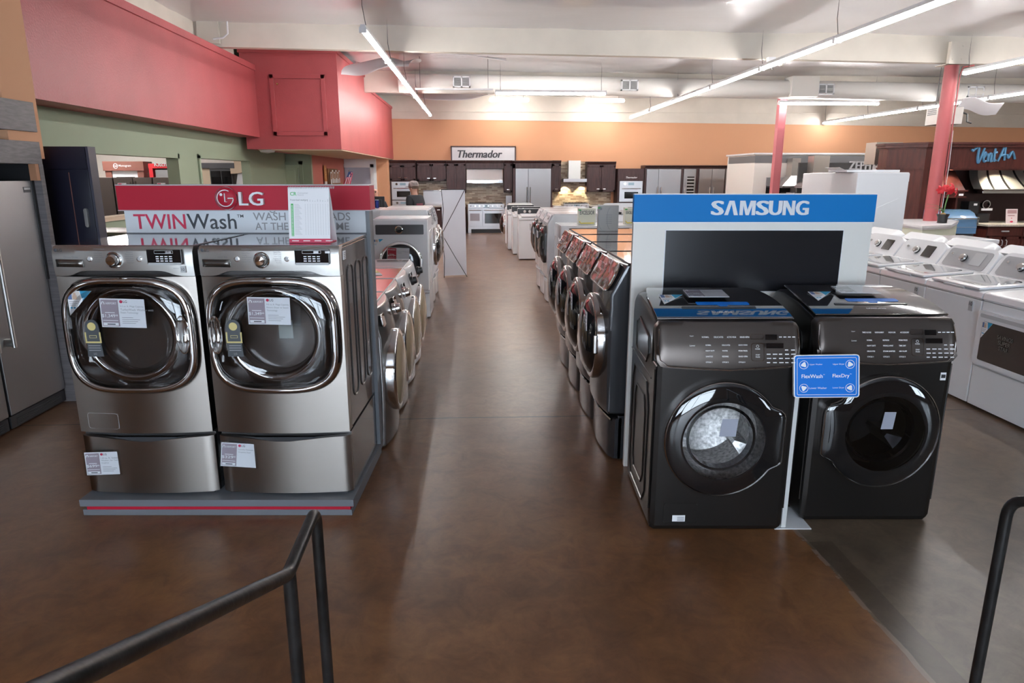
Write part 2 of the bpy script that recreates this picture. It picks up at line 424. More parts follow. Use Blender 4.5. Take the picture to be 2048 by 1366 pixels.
b.box(-4.6, -4.57, 7.2, 11.1, 2.03, 2.10); b.box(-4.6, -4.57, 11.86, 14.5, 2.05, 2.12)
struct(b.build('trim_6', SAGE), 'sage green casing around the openings')
b = MB(); b.box(-4.6, -4.2, 3.2, 14.0, 2.49, 3.74); b.box(-4.6, -4.17, 3.2, 14.0, 3.70, 3.80)
struct(b.build('trim_7', SALMON), 'long red soffit above the sage wall')
b = MB(); b.box(-5.6, -4.55, 3.2, 14.0, 3.8, 4.3); struct(b.build('trim_8', CREAM), 'cream wall strip above the soffit')
b = MB(); b.box(-4.46, -2.65, 14.0, 17.9, 2.27, 4.10); b.box(-4.46, -2.65, 17.9, 22.5, 2.27, 3.84); b.box(-4.48, -2.62, 13.97, 17.9, 4.02, 4.10); b.box(-4.46, -2.62, 17.9, 22.5, 3.78, 3.84)
struct(b.build('trim_9', SALMON), 'red boxed-in ceiling bulkhead with an access hatch')
b = MB(); b.box(-4.0, -2.66, 14.02, 22.48, 2.25, 2.268); struct(b.build('trim_10', BEIGE), 'beige underside of the red bulkhead')
# hatch in the bulkhead
h = thing('access_hatch', 'red painted square access hatch in the bulkhead with brass knob', 'hatch', (-3.41, 14.0, 3.08))
def hatch_frame(b):
    for x0, x1, z0, z1 in ((-.52, -.44, -.56, .56), (.44, .52, -.56, .56), (-.52, .52, .48, .56), (-.52, .52, -.56, -.48)): b.box(x0, x1, -.035, 0, z0, z1, .008)
sub(h, 'frame', SALMON, hatch_frame); sub(h, 'door', SALMON, lambda b: b.box(-.435, .435, -.012, 0, -.475, .475))
sub(h, 'knob', mat('brass', (.75, .55, .25), .25, 1), lambda b: (b.cyl((-.37, -.012, .38), (-.37, -.04, .38), .008), b.ball((-.37, -.05, .38), .022, 12)))
# sage recess with panelled door, red wall under the bulkhead
b = MB(); b.box(-5.5, -4.0, 17.2, 17.32, 0, 2.27); struct(b.build('wall_recess', SAGE), 'sage wall holding a panelled door')
d = MB(); d.box(-5.16, -4.3, 17.16, 17.2, 0, 2.02)
for x0 in (-5.06, -4.66):
    for z0, z1 in ((1.52, 1.9), (.85, 1.4), (.15, .75)): d.box(x0, x0 + .28, 17.145, 17.17, z0, z1, .02)
d = struct(d.build('door_1', mat('sage_door', (.46, .54, .38), .5)), 'pale sage panelled door')
sub(d, 'casing', SAGE, lambda b: (b.box(-5.26, -5.17, 17.14, 17.2, 0, 2.1), b.box(-4.29, -4.2, 17.14, 17.2, 0, 2.1), b.box(-5.26, -4.2, 17.14, 17.2, 2.03, 2.1)))
sub(d, 'hinge', CHROME, lambda b: b.box(-4.3, -4.285, 17.13, 17.16, 1.7, 1.95))
b = MB(); b.box(-4.12, -4.0, 17.32, 21.4, 0, 2.27); struct(b.build('wall_red', mat('red_paint_low', (.50, .16, .13), .65)), 'dull red wall under the bulkhead')
# lit doorway in the corner, orange return wall
b = MB(); b.box(-4.0, -3.05, 21.4, 21.5, 0, 2.25); struct(b.build('wall_corner', WHITEP), 'white framed corner partition')
d = MB(); d.box(-3.98, -3.22, 21.34, 21.4, 0, 2.0); d = struct(d.build('door_2', mat('frosted_door', (.42, .48, .58), .3)), 'pale blue-grey door in a white frame')
sub(d, 'casing', WHITEP, lambda b: (b.box(-3.22, -3.12, 21.32, 21.4, 0, 2.1), b.box(-4.0, -3.12, 21.32, 21.4, 2.0, 2.1)))
b = MB(); b.box(-3.05, -2.72, 21.45, 22.5, 0, 2.25); struct(b.build('wall_return', ORANGE), 'orange return wall beside the kitchen display')
# next room seen through the openings
b = MB(); b.box(-17, -4.6, 26.5, 26.6, 0, 4.3); b.box(-17, -16.9, -5, 26.5, 0, 4.3); struct(b.build('wall_far', mat('pale_far_wall', (.86, .82, .76), .7)), 'beige far wall of the next room')
b = MB(); b.box(-17, -4.75, 17.3, 27, 3.4, 3.5); b.box(-5.5, -5.4, 17.32, 26.5, 0, 3.5); b.box(-17, -4.75, 5.6, 17.3, 3.4, 3.5); struct(b.build('wall_room', mat('white_wall', (.8, .79, .77), .7)), 'white ceiling and partition of the next room')
# near left: orange pier, grey wood surround
b = MB(); b.box(-8, -3.29, 5.17, 5.55, 1.9, 4.3); struct(b.build('wall_pier', ORANGE), 'orange wall end above the grey surround')
b = MB(); b.box(-8, -3.8, 3.0, 3.12, 0, 4.3); b.box(-8, -4.6, 5.5, 5.6, 0, 4.3); struct(b.build('wall_side', ORANGE))

# ------------------------------------------------------------------ fluorescent strips
def strip_light(x, y, z, L, along, label, group, chain=(0.0,), tubes=1, soft=False):
    t = thing('strip_light', label, 'ceiling light', (x, y, z), 0 if along == 'x' else rad(90), group)
    h = L / 2
    sub(t, 'housing', WHITEP, lambda b: (b.prism([(-.035, .04), (.035, .04), (.03, .085), (-.03, .085)], 'x', -h + .01, h - .01), b.box(-h, -h + .03, -.045, .045, -.01, .05), b.box(h - .03, h, -.045, .045, -.01, .05)))
    for k in range(tubes):
        o = 0 if tubes == 1 else (k - .5) * .16
        sub(t, 'tube', TUBES if soft else TUBEM, lambda b: b.cyl((-h + .03, o, .012), (h - .03, o, .012), .024 if tubes == 1 else .03, n=10))
    for c in chain:
        def ch(b):
            zt = ceil_z(x + (c * h if along == 'x' else 0), y + (c * h if along == 'y' else 0)) - z - .025
            b.tube([(c * h, -.035, .08), (c * h, 0, .30), (c * h, 0, zt), (c * h, 0, .30), (c * h, .035, .08)] if zt > .35 else [(c * h, 0, .08), (c * h, 0, zt)], .005, 6)
        sub(t, 'chain', CHAIN, ch)
    return t
G1 = 'fluorescent strips of the long run above the right displays'
ys = [9.41 - 2.44 * 1.5, 9.41 - 1.22, 10.62, 13.07, 15.55, 17.98, 20.6]  # the nearest strip hangs out of view, added to light the foreground
nm = ['added unseen strip of the long run, nearest of all', 'first fully seen strip of the long run', 'second strip of the long run above the black screen display', 'third strip of the long run along the aisle', 'fourth strip of the long run along the aisle', 'fifth strip of the long run, before the last', 'last strip of the long run, near the orange wall']
for i, y in enumerate(ys): strip_light(4.72 if i else 4.74, y, 3.47, 2.42, 'y', 'white fluorescent light, ' + nm[i], G1, (-.97,))
G2 = 'fluorescent strips of the run above the white front loaders'
for i, y in enumerate((10.22, 12.66, 15.1, 17.54, 19.98)): strip_light(-1.37, y, 3.47, 2.42, 'y', 'white fluorescent light, %s strip from the near end beside the red bulkhead' % ('first', 'second', 'third', 'fourth', 'fifth')[i], G2, (-.97,))
G3 = 'fluorescent strips of the far right run'
for i, y in enumerate((21.2, 18.76, 16.3, 13.86, 11.4)): strip_light(11.1, y, 3.38, 2.42, 'y', 'white fluorescent light of the far right run, %s from the back wall' % ('first', 'second', 'third', 'fourth', 'fifth')[i], G3, (.95,))
for i, y in enumerate((10.95, 8.4)): strip_light(8.42, y, 3.47, 2.42, 'y', 'white fluorescent light %s' % ('ending beside the near red column', 'nearer than the one beside the red column')[i], None, (.95,))
strip_light(1.6, 15.5, 3.47, 2.42, 'x', 'white fluorescent light hung crosswise before the round duct, over the aisle', 'crosswise strips', (-.9, .9))
strip_light(8.5, 17.0, 3.44, 2.5, 'x', 'white fluorescent light hung crosswise above the far red column', 'crosswise strips', (-.9, .9))
for i, x in enumerate((.97, 3.85)):
    strip_light(x, 21.5, 3.93, 1.2, 'x', 'twin-tube fluorescent light high by the orange wall, %s' % ('above the framed wall sign' if i == 0 else 'above the slim chimney hood'), 'twin-tube lights by the orange wall', (-.7, .7), 2, soft=True)
t = thing('unlit_strip', 'unlit slim white lamp channel hung in front of the duct', 'ceiling light', (-.46, 15.0, 3.49))
sub(t, 'housing', WHITEP, lambda b: b.box(-.8, .8, -.03, .03, 0, .03)); [sub(t, 'chain', CHAIN, lambda b: b.tube([(x, 0, .03), (x, 0, .66)], .005, 6)) for x in (-.7, .7)]
# unseen lamps added to brighten the next room
for i, (x, y) in enumerate(((-8.5, 9.5), (-9.5, 14), (-10.5, 19), (-12.5, 23))):
    strip_light(x, y, 3.15, 2.42, 'x', 'added unseen fluorescent light in the next room', 'added strips in the next room', (), 2)
# ------------------------------------------------------------------ red-headed display: platform, back panel, washer and dryer on drawer bases
RZ = -YAW
t = thing('display_stand', 'grey display stand with red header and white slogan panel behind two steel front loaders', 'display stand', CF(-1.583, 3.347), RZ)
PW = 1.47   # platform width; local x centred, y from its front edge
sub(t, 'platform', GREYM, lambda b: (b.box(-PW / 2, PW / 2, 0, .86, .052, .092, .003), b.box(-PW / 2 + .03, PW / 2 - .03, .03, .86, .03, .055), b.box(-PW / 2 + .012, PW / 2 - .012, .002, .86, 0, .034, .003)))
sub(t, 'red_strip', RED, lambda b: (b.box(-PW / 2 + .035, PW / 2 - .02, .004, .031, .034, .051), b.box(PW / 2 - .031, PW / 2 - .012, .03, .86, .034, .051)))
sub(t, 'back_frame', GREYM, lambda b: (b.box(-.74, .735, .835, .875, .09, 1.70, .003), b.box(-.74, -.72, .815, .88, .09, 1.58, .004), b.box(.71, .735, .78, .88, .09, 1.578, .004), b.box(-.74, .735, .80, .84, 1.40, 1.443, .003)))
sub(t, 'header_panel', RED, lambda b: b.box(-.745, .746, .76, .90, 1.578, 1.722, .002))
sub(t, 'header_trim', GREYL, lambda b: (b.box(-.747, .748, .757, .903, 1.720, 1.726), b.box(-.747, .748, .757, .903, 1.574, 1.579)))
sub(t, 'slogan_panel', mat('slogan_white', (.70, .73, .77), .4), lambda b: b.box(-.735, .71, .80, .835, 1.443, 1.578))
def ldr(a): return a + 1.583
def logo_emblem(b):
    cx, cz, y, R = ldr(-1.678), 1.648, .744, .067
    b.mi = 0; b.lathe([(R, .016), (R, .004), (R * .96, -.003), (R * .9, .0)], (cx, y, cz), 'y', 40)
    b.mi = 1; b.lathe([(R * .91, .001), (R * .8, -.008), (R * .5, -.014), (.001, -.016)], (cx, y, cz), 'y', 40, False, True)
    b.mi = 2
    def yz(px, pz): return y - .0165 + .009 * ((px * px + pz * pz) / (R * R)) - .002
    arc = [(.70 * R * cos(a), .70 * R * sin(a)) for a in [rad(q) for q in range(60, 361, 10)]] + [(.25 * R, 0)]
    b.tube([(cx + p[0], yz(*p), cz + p[1]) for p in arc], .0032, 6)
    b.tube([(cx + p[0], yz(*p), cz + p[1]) for p in ((-.02 * R, .42 * R), (-.02 * R, -.30 * R), (.16 * R, -.30 * R))], .0032, 6)
    b.ball((cx - .32 * R, yz(-.32 * R, .3 * R), cz + .32 * R), (.13 * R, .003, .13 * R), 12)
sub(t, 'emblem', [CHROME, RED, INKW], logo_emblem)
sub(t, 'raised_lettering', SILVER, lambda b: b.text('LG', ldr(-1.6), 1.606, .758, w=.141, h=.079, bold=.025, ext=.025))
SLG = [REDM, INK, INKG]
def slog(b, k):
  y = .7985
  if k == 0:
    b.mi = 0; b.text('TWIN', ldr(-2.265), 1.465, y, w=.309, h=.088, bold=.012, ext=.001)
  if k == 1:
    b.mi = 1; b.text('Wash', ldr(-1.947), 1.465, y, w=.295, h=.09, bold=.006, ext=.001); b.text('TM', ldr(-1.645), 1.533, y, w=.038, h=.018, bold=.01)
  if k == 2:
    b.mi = 2; b.text('WASH', ldr(-1.549), 1.516, y, w=.195, h=.047, bold=.01); b.text('2', ldr(-1.29), 1.516, y, h=.047, bold=.01); b.text('LOADS', ldr(-.968), 1.516, y, w=.205, h=.047, bold=.01, align='r'); b.text('AT THE', ldr(-1.541), 1.460, y, w=.198, h=.043, bold=.01); b.text('SAME', ldr(-1.30), 1.460, y, w=.17, h=.043, bold=.01); b.text('TIME', ldr(-.978), 1.460, y, w=.135, h=.043, bold=.01, align='r')
    b.tube([(ldr(-1.43) + .016 * cos(a), y - .001, 1.577 + .014 * sin(a)) for a in [rad(q) for q in range(180, 361, 20)]], .003, 6)
for k in range(3): sub(t, 'slogan_lettering', SLG, lambda b: slog(b, k))['label'] = ('red TWIN lettering', 'dark grey Wash lettering', 'two lines of grey slogan lettering')[k]

LW = .703
def bow(x, w, k): return -k * (1 - (2 * x / w) ** 2)
def steel_base(label, loc, rz):
    t = thing('drawer_pedestal', label, 'pedestal', loc, rz, 'steel drawer pedestals of the red display')
    h = .345; w = LW
    sub(t, 'body', GRAPH, lambda b: (b.box(-w / 2, w / 2, .035, .66, .008, h, .004), b.box(-w / 2 + .03, w / 2 - .03, .01, .3, .0, .02)))
    def front(b):
        def top(u): return h - .012 - .022 * math.exp(-((u - .5) / .26) ** 2)
        b.surf(24, 1, lambda u, v: ((u - .5) * w, bow((u - .5) * w, w, .03) + (.012 if u in (0, 1) else 0), .012 + v * (top(u) - .012)), (0, .03, 0))
    sub(t, 'drawer_front', STEEL, front)
    sub(t, 'drawer_grip', DGREY, lambda b: b.surf(16, 1, lambda u, v: ((u - .5) * .42, -.012 - .02 * v * sin(pi * u), h - .022 - .012 * v), (0, .006, .004)))
    return t
p1 = steel_base('steel laundry pedestal under the left front loader of the red display', CF(-1.952, 3.432, .092), RZ)
p2 = dup(p1, CF(-1.219, 3.432, .092), RZ, 'steel laundry pedestal under the right front loader of the red display')

def steel_laundry(name, label, cat, loc, rz, washer):
    w, D, H = LW, .69, .997
    t = thing(name, label, cat, loc, rz)
    dz, da, db = .545, .342, .306
    N = 72
    def ol(s=1.0, n=3.5): return polar(N, lambda a: (s * da * (abs(cos(a)) ** n + abs(sin(a)) ** n) ** (-1 / n) * cos(a), dz + s * db * (abs(cos(a)) ** n + abs(sin(a)) ** n) ** (-1 / n) * sin(a)))
    sub(t, 'cabinet', GRAPH, lambda b: b.box(-w / 2, w / 2, .06, D, .015, H - .012, .006))
    for s_ in (-1, 1):
        for y0 in (.14, .33, .52): sub(t, 'side_embossing', GRAPH, lambda b: b.tube([(s_ * (w / 2 + .0015), p[0], p[1]) for p in rrect(y0, y0 + .13, .16, .88, .05)], .005, 6, True))
    def front(b):
        yf = lambda x, z: bow(x, w, .03)
        inner = ol(.90); outer = boxray(-w / 2, w / 2, .012, .845, 0, dz, N); b.plate_hole(inner, outer, yf, 6)
        b.loft([[(x, yf(x, z), z) for x, z in outer], [(x * .998, .075, z) for x, z in outer]], False, False)
    sub(t, 'front_panel', STEEL, front, 30)
    def fascia(b):
        def zb(u): return .848 + .030 * (1 / (1 + math.exp(-(u - .16) * 40)) - 1 / (1 + math.exp(-(u - .84) * 40)))
        b.surf(40, 6, lambda u, v: ((u - .5) * w, bow((u - .5) * w, w, .03) - .004 + .02 * max(0, v - .9) * 10 * .8 - .006 * sin(pi * v), zb(u) + v * (H - zb(u))), (0, .06, 0))
    fa = sub(t, 'control_panel', STEELL, fascia)
    sub(t, 'lid', mat('graphite_gloss_lid', (.12, .095, .09), .10, .3, coat=.8), lambda b: b.box(-w / 2 + .002, w / 2 - .002, .012, D, H - .012, H + .004, .005))
    yF = -.041; yy = lambda x: bow(x, w, .03) - .0125
    # door
    def rim(b):
        yo = lambda x: bow(x, w, .03)
        prof = [(1.0, .0), (1.0, -.020), (.99, -.032), (.965, -.043), (.93, -.048), (.90, -.046), (.88, -.036), (.87, .01)]
        b.loft([[(x, yo(x) + dy, z) for x, z in ol(s_)] for s_, dy in prof], False, False)
    dr = sub(t, 'door', CHROMED, rim, 50)
    def glass(b):
        P = []
        for s_, dy, n in ((.885, -.048, 3.5), (.84, -.060, 3.3), (.76, -.070, 3.0), (.68, -.073, 2.6), (.62, -.066, 2.3), (.55, -.060, 2), (.35, -.064, 2), (.15, -.066, 2), (.01, -.066, 2)): P.append([(x, dy + .006, z) for x, z in ol(s_, n)])
        b.loft(P, False, True)
    sub(dr, 'door_glass', TINT, glass, 60)
    def well(b):
        b.mi = 0; b.loft([[(x, dy, z) for x, z in ol(s_, n)] for s_, dy, n in ((.88, -.02, 3.5), (.80, .012, 3.2), (.70, .03, 2.4))], False, False)
        b.mi = 1; b.lathe([(.272, .03), (.266, .0), (.250, -.028), (.232, -.036), (.214, -.028), (.202, -.005), (.195, .05)], (0, 0, dz), 'y', 56)
        b.mi = 0; b.lathe([(.30, .032), (.215, .034)], (0, 0, dz), 'y', 48)
        b.mi = 0; b.lathe([(.196, .04), (.20, .06)], (0, 0, dz), 'y', 48)
    sub(dr, 'door_bowl', [BLKG, mat('bowl_rim_gloss', (.36, .36, .37), .05, 1)], well, 50)
    s_ = 1 if washer else -1
    def hnd(b):
        b.lathe([(.001, .012), (.5, .008), (.82, -.004), (1.0, -.02), (1.05, -.03), (.98, -.032)], (0, 0, 0), 'y', 28)
        for v in b.bm.verts: v.co = Vector((s_ * .283 + v.co.x * .034, v.co.y - .034, dz + .01 + v.co.z * .095))
    sub(dr, 'door_handle', CHROME, hnd, 60)
    def drum(b):
        b.lathe([(.20, .06), (.245, .08), (.25, .12), (.25, .34), (.15, .37), (.001, .37)], (0, 0, dz), 'y', 48)
        for k in range(3):
            a = 2 * pi * k / 3 + .5; c, q = cos(a), sin(a)
            b.loft([[(c * .25 - q * u, y, dz + q * .25 + c * u) for u, y in ((-.03, .10), (.03, .10), (.03, .34), (-.03, .34))], [(c * .19 - q * u, y, dz + q * .19 + c * u) for u, y in ((-.012, .12), (.012, .12), (.012, .33), (-.012, .33))]])
    sub(t, 'drum', DRUM, drum, 40)
    # control panel details
    x0 = -w / 2
    def grip(b):
        b.surf(14, 8, lambda u, v: (x0 + .022 + .145 * u, yy(x0 + .03 + .13 * u) - .004 - .012 * sin(pi * v) * (1 - (2 * u - 1) ** 8), .896 + .038 * v), (0, .03, 0))
    sub(fa, 'drawer_handle' if washer else 'panel_grip', mat('grip_bronze', (.16, .15, .14), .25, .9), grip)
    kx = x0 + .328
    def knob(b):
        b.lathe([(.041, .012), (.041, -.012), (.035, -.018), (.033, -.016)], (kx, yF + .004, .933), 'y', 32)
        b.lathe([(.030, -.012), (.028, -.034), (.022, -.042), (.001, -.043)], (kx, yF + .004, .933), 'y', 32, False, True)
    sub(fa, 'knob', CHROME, knob)
    for q in (-.125, .125):
        sub(fa, 'button', [CHROME, GREYL], lambda b: (setattr(b, 'mi', 0), b.lathe([(.013, .02), (.013, -.006), (.010, -.007)], (kx + q, yy(kx + q) + .002, .938), 'y', 20), setattr(b, 'mi', 1), b.lathe([(.010, -.004), (.001, -.005)], (kx + q, yy(kx + q) + .002, .938), 'y', 20, False, True)))
    dx = x0 + .492
    sub(fa, 'display', [BLKG, GREYL, SILVER], lambda b: (setattr(b, 'mi', 0), b.box(dx, dx + .172, yF - .004, yF + .02, .912, .985, .003), setattr(b, 'mi', 1), b.box(dx + .004, dx + .168, yF - .006, yF, .908, .920, .001), setattr(b, 'mi', 2),
        b.tube([(p[0], yF - .0045, p[1]) for p in rrect(dx + .04, dx + .132, .965, .980, .002, 1)], .0008, 4, True), b.text('18:88' if washer else '- -', dx + .096, .967, yF - .0045, h=.010, bold=.01), [b.box(dx + .045 + .022 * i, dx + .06 + .022 * i, yF - .0048, yF - .004, .926 + .011 * j, .931 + .011 * j) for i in range(4) for j in range(3)]))
    def print_(b):
        b.mi = 0
        b.text('LG', x0 + .038, .972, yy(x0 + .045), h=.014, bold=.02); b.lathe([(.0085, 0), (.001, -.001)], (x0 + .025, yy(x0 + .022), .979), 'y', 16, False, True)
        b.mi = 1
        b.text('Steam' if washer else 'TrueSteam', x0 + .13, .975, yy(x0 + .15), h=.007)
        b.text('Direct Drive' if washer else 'Sensor Dry', x0 + .072 if washer else x0 + .105, .941, yy(x0 + .13), h=.0095)
        L = ['Cotton/Normal', 'Sanitary', 'Bulky/Large', 'Heavy Duty', 'Bright Whites', 'Allergiene', 'Towels'] if washer else ['Cotton/Normal', 'Perm Press', 'Heavy Duty', 'Towels', 'Bulky/Bedding', 'Antibacterial', 'Steam Fresh']
        Rr = ['Perm Press', 'Delicates', 'Hand Wash', 'Speed Wash', 'Jumbo Wash', 'Small Load', 'Tub Clean'] if washer else ['Delicates', 'Speed Dry', 'Small Load', 'Super Dry', 'Freshen Up', 'Rack Dry', 'Air Dry']
        for i in range(7):
            b.text(L[i], kx - .098, .985 - .0105 * i, yy(kx - .085), size=.0085); b.text(Rr[i], kx + .096, .980 - .0105 * i, yy(kx + .09), size=.0085, align='r')
        b.text('TrueBalance' if washer else '', dx + .10, .886, yy(dx + .15), h=.006)
    sub(fa, 'panel_print', [INK, INKG], print_)
    if washer:
        sub(t, 'filter_flap', [STEEL, GREYL], lambda b: (setattr(b, 'mi', 0), b.surf(8, 2, lambda u, v: (x0 + .055 + .17 * u, bow(x0 + .055 + .17 * u, w, .03) - .002, .035 + .085 * v), (0, .002, 0)), setattr(b, 'mi', 1), b.tube([(p[0], bow(p[0], w, .03) - .0015, p[1]) for p in rrect(x0 + .055, x0 + .225, .035, .12, .014)], .0012, 5, True)))
        sub(fa, 'warranty_sticker', [GREYL, INK], lambda b: (setattr(b, 'mi', 0), b.box(x0 + .64, x0 + .668, yy(x0 + .65) - .001, yy(x0 + .65) + .006, .868, .900), setattr(b, 'mi', 1), b.text('10', x0 + .654, .876, yy(x0 + .65) - .0015, h=.014, bold=.01, align='c')))
        sub(t, 'energy_sticker', [BLUED, mat('sticker_orange', (.75, .3, .1), .5)], lambda b: (setattr(b, 'mi', 0), b.box(x0 + .004, x0 + .024, .0, .004, .795, .838), setattr(b, 'mi', 1), b.box(x0 + .006, x0 + .022, -.001, .004, .808, .826)))
    else:
        sub(t, 'leaflet', mat('grey_leaflet', (.30, .36, .36), .6), lambda b: b.box(.02, .092, -.008, -.006, dz - .02, dz + .075))
        sub(t, 'side_label', [PAPER, INKG], lambda b: (setattr(b, 'mi', 0), b.box(w / 2, w / 2 + .003, .075, .125, .92, .965), setattr(b, 'mi', 1), [b.box(w / 2 + .002, w / 2 + .0035, .08, .12, .925 + .009 * i, .929 + .009 * i) for i in range(4)]))
    # award badge on the glass, corner leaflet
    bx = x0 + (.185 if washer else .165); bz = dz - .015; yb = -.072
    def badge(b):
        b.mi = 0; pts = [(bx + .034 * cos(a), bz + .072 + .034 * sin(a)) for a in [rad(q) for q in range(0, 181, 15)]] + [(bx - .034, bz - .01), (bx - .040, bz - .085), (bx + .040, bz - .085), (bx + .034, bz - .01)]
        b.prism(pts, 'y', yb, yb + .004)
        b.mi = 1; b.lathe([(.021, -.002), (.001, -.0025)], (bx, yb, bz + .072), 'y', 24, False, True); b.box(bx - .04, bx - .033, yb - .002, yb, bz - .008, bz + .042); b.box(bx + .033, bx + .04, yb - .002, yb, bz - .008, bz + .042); b.box(bx - .04, bx + .04, yb - .002, yb, bz - .014, bz - .006); b.box(bx - .018, bx + .018, yb - .001, yb, bz + .012, bz + .026)
        b.mi = 2; [b.box(bx - .03, bx + .03, yb - .001, yb, bz - .03 - .012 * i, bz - .026 - .012 * i) for i in range(3)]; b.text('5 kg' if False else 'LG', bx, bz - .075, yb - .001, h=.010, align='c', bold=.02); b.mi = 0; b.box(bx - .016, bx + .016, yb - .0015, yb, bz + .014, bz + .024)
    sub(t, 'award_sticker', [mat('badge_slate', (.07, .08, .09), .4), GOLD, INKG], badge)
    if washer: corner_leaflet(t, x0 + .075, dz + .235, -.055, .125, .125)
    return t
def corner_leaflet(parent, x, z, y, w, h, plane=None):
    def fn(b):
        if plane: b.T = plane
        b.mi = 0; b.prism([(x, z), (x + w, z), (x + w * .55, z - h * .45), (x, z - h)], 'y', y, y + .002)
        b.mi = 1; b.prism([(x + w * .52, z), (x + w, z), (x + w * .60, z - h * .40)], 'y', y - .001, y); 
        b.mi = 2; b.box(x + .004, x + w * .50, y - .001, y, z - h * .36, z - .003)
        b.mi = 3; b.ball((x + w * .30, y - .001, z - h * .12), (w * .055, .001, h * .06), 10); b.box(x + w * .22, x + w * .38, y - .002, y - .001, z - h * .34, z - h * .17)
        b.mi = 4; b.box(x + .004, x + w * .18, y - .002, y - .001, z - h * .34, z - .006)
        b.mi = 5; [b.box(x + .006, x + w * (.44 - .07 * i), y - .001, y, z - h * (.44 + .07 * i), z - h * (.42 + .07 * i)) for i in range(3)]
        b.mi = 1; b.box(x + w * .07, x + w * .15, y - .001, y, z - h * .72, z - h * .65); b.box(x + w * .19, x + w * .27, y - .001, y, z - h * .72, z - h * .65)
    sub(parent, 'corner_leaflet', [PAPER, BLUED, mat('photo_pale', (.62, .58, .55), .5), mat('photo_skin', (.55, .38, .28), .5), mat('photo_blue', (.10, .16, .34), .5), INKG], fn)
steel_laundry('front_load_washer', 'left steel front loader of the red display, with picture leaflet in its door corner', 'washing machine', CF(-1.952, 3.432, .437), RZ, True)
steel_laundry('front_load_dryer', 'right steel front loader of the red display, beneath the spiral-bound chart', 'dryer', CF(-1.219, 3.432, .437), RZ, False)

# ------------------------------------------------------------------ price tags in clear sleeves (each leans on the machine that carries it)
def price_tag(label, loc, rz, tilt=0, w=.23, h=.15, price='$1,349', col=MAUVE, brand=True, lines=('5.2 cu. ft. Mega Capacity', 'TurboWash Washer with', 'Steam Technology'), over=(.02, .03), lean=0, group='price tags in clear sleeves'):
    t = thing('price_tag', label, 'price tag', loc, rz, group)
    T = Matrix.Rotation(rad(lean), 4, 'X') @ Matrix.Rotation(rad(tilt), 4, 'Y')
    def sl(b): b.T = T; b.box(-w / 2 - .01, w / 2 + over[0], -.006, -.0055, -h / 2 - .004, h / 2 + over[1]); b.box(-w / 2 - .01, w / 2 + over[0], .0005, .001, -h / 2 - .004, h / 2 + over[1])
    sub(t, 'sleeve', CLEAR, sl)
    def card(b):
        b.T = T; b.mi = 0; b.box(-w / 2, w / 2, -.003, -.001, -h / 2, h / 2)
        b.mi = 1; b.box(-w / 2 + .005, -w / 2 + w * .41, -.0035, -.003, -h / 2 + .005, h / 2 - .006)
        b.mi = 2; b.text('AIRPORT', -w / 2 + w * .13, h / 2 - h * .20, -.004, w=w * .25, h=h * .07, bold=.01); b.tube([(-w / 2 + w * (.045 + .03 * (1 + cos(a))), -.004, h / 2 - h * .2 + h * .09 * sin(a)) for a in [rad(q) for q in range(0, 181, 30)]], .0022, 5)
        b.text(price, -w / 2 + w * .025, -h * .17, -.004, w=w * .30, h=h * .13, bold=.012); b.text('00', -w / 2 + w * .335, -h * .11, -.004, w=w * .05, h=h * .06, bold=.01)
        b.box(-w / 2 + w * .10, -w / 2 + w * .32, -.004, -.0035, h * .0, h * .025); b.box(-w / 2 + w * .04, -w / 2 + w * .38, -.004, -.0035, -h * .27, -h * .25)
        b.box(-w / 2 + w * .04, -w / 2 + w * .38, -.004, -.0035, -h * .44, -h * .34)
        b.mi = 3; b.box(-w / 2 + w * .13, -w / 2 + w * .31, -.0045, -.004, -h * .41, -h * .375)
        if brand: b.text('LG', -w / 2 + w * .53, h * .36, -.0035, h=h * .085, bold=.02)
        for i, l in enumerate(lines): b.mi = 4; b.text(l, -w / 2 + w * .45, h * (.20 - .11 * i), -.0035, h=h * .075)
        if lines: b.mi = 4; [b.box(-w / 2 + w * .47, -w / 2 + w * (.72 + .05 * ((i * 7) % 4)), -.0035, -.003, -h * (.16 + .065 * i), -h * (.145 + .065 * i)) for i in range(4 if len(lines) > 2 else 0)]
        if brand: b.mi = 5; b.lathe([(h * .055, 0), (.001, -.0005)], (-w / 2 + w * .48, -.0032, h * .40), 'y', 16, False, True)
    sub(t, 'card', [PAPER, col, INKW, INK, INKG, REDM], card)
    return t
price_tag('price card on the left steel front loader glass, showing 1,349', CF(-1.942, 3.347, 1.11), RZ, 1.5, .222, .146, over=(.016, .012))
price_tag('price card on the right steel front loader glass, showing 1,349', CF(-1.212, 3.347, 1.121), RZ, 1.0, .212, .138, over=(.05, .018), lines=('9.0 cu. ft. Mega Capacity', 'Electric Dryer w/ Steam', 'Technology'))
price_tag('price card on the left steel pedestal, below the picture leaflet', CF(-2.19, 3.402, .279), RZ + rad(7), 1, .178, .13, '$699', lines=('1.0 cu. ft. Sidekick Pedestal', 'Washer, for Twin Wash', 'Graphite'), over=(.012, .014))
price_tag('tilted price card on the right steel pedestal, showing 329', CF(-1.453, 3.402, .326), RZ + rad(7), 7, .195, .135, '$329', lines=('Laundry Pedestal -', 'Graphite Steel'), over=(.022, .012))

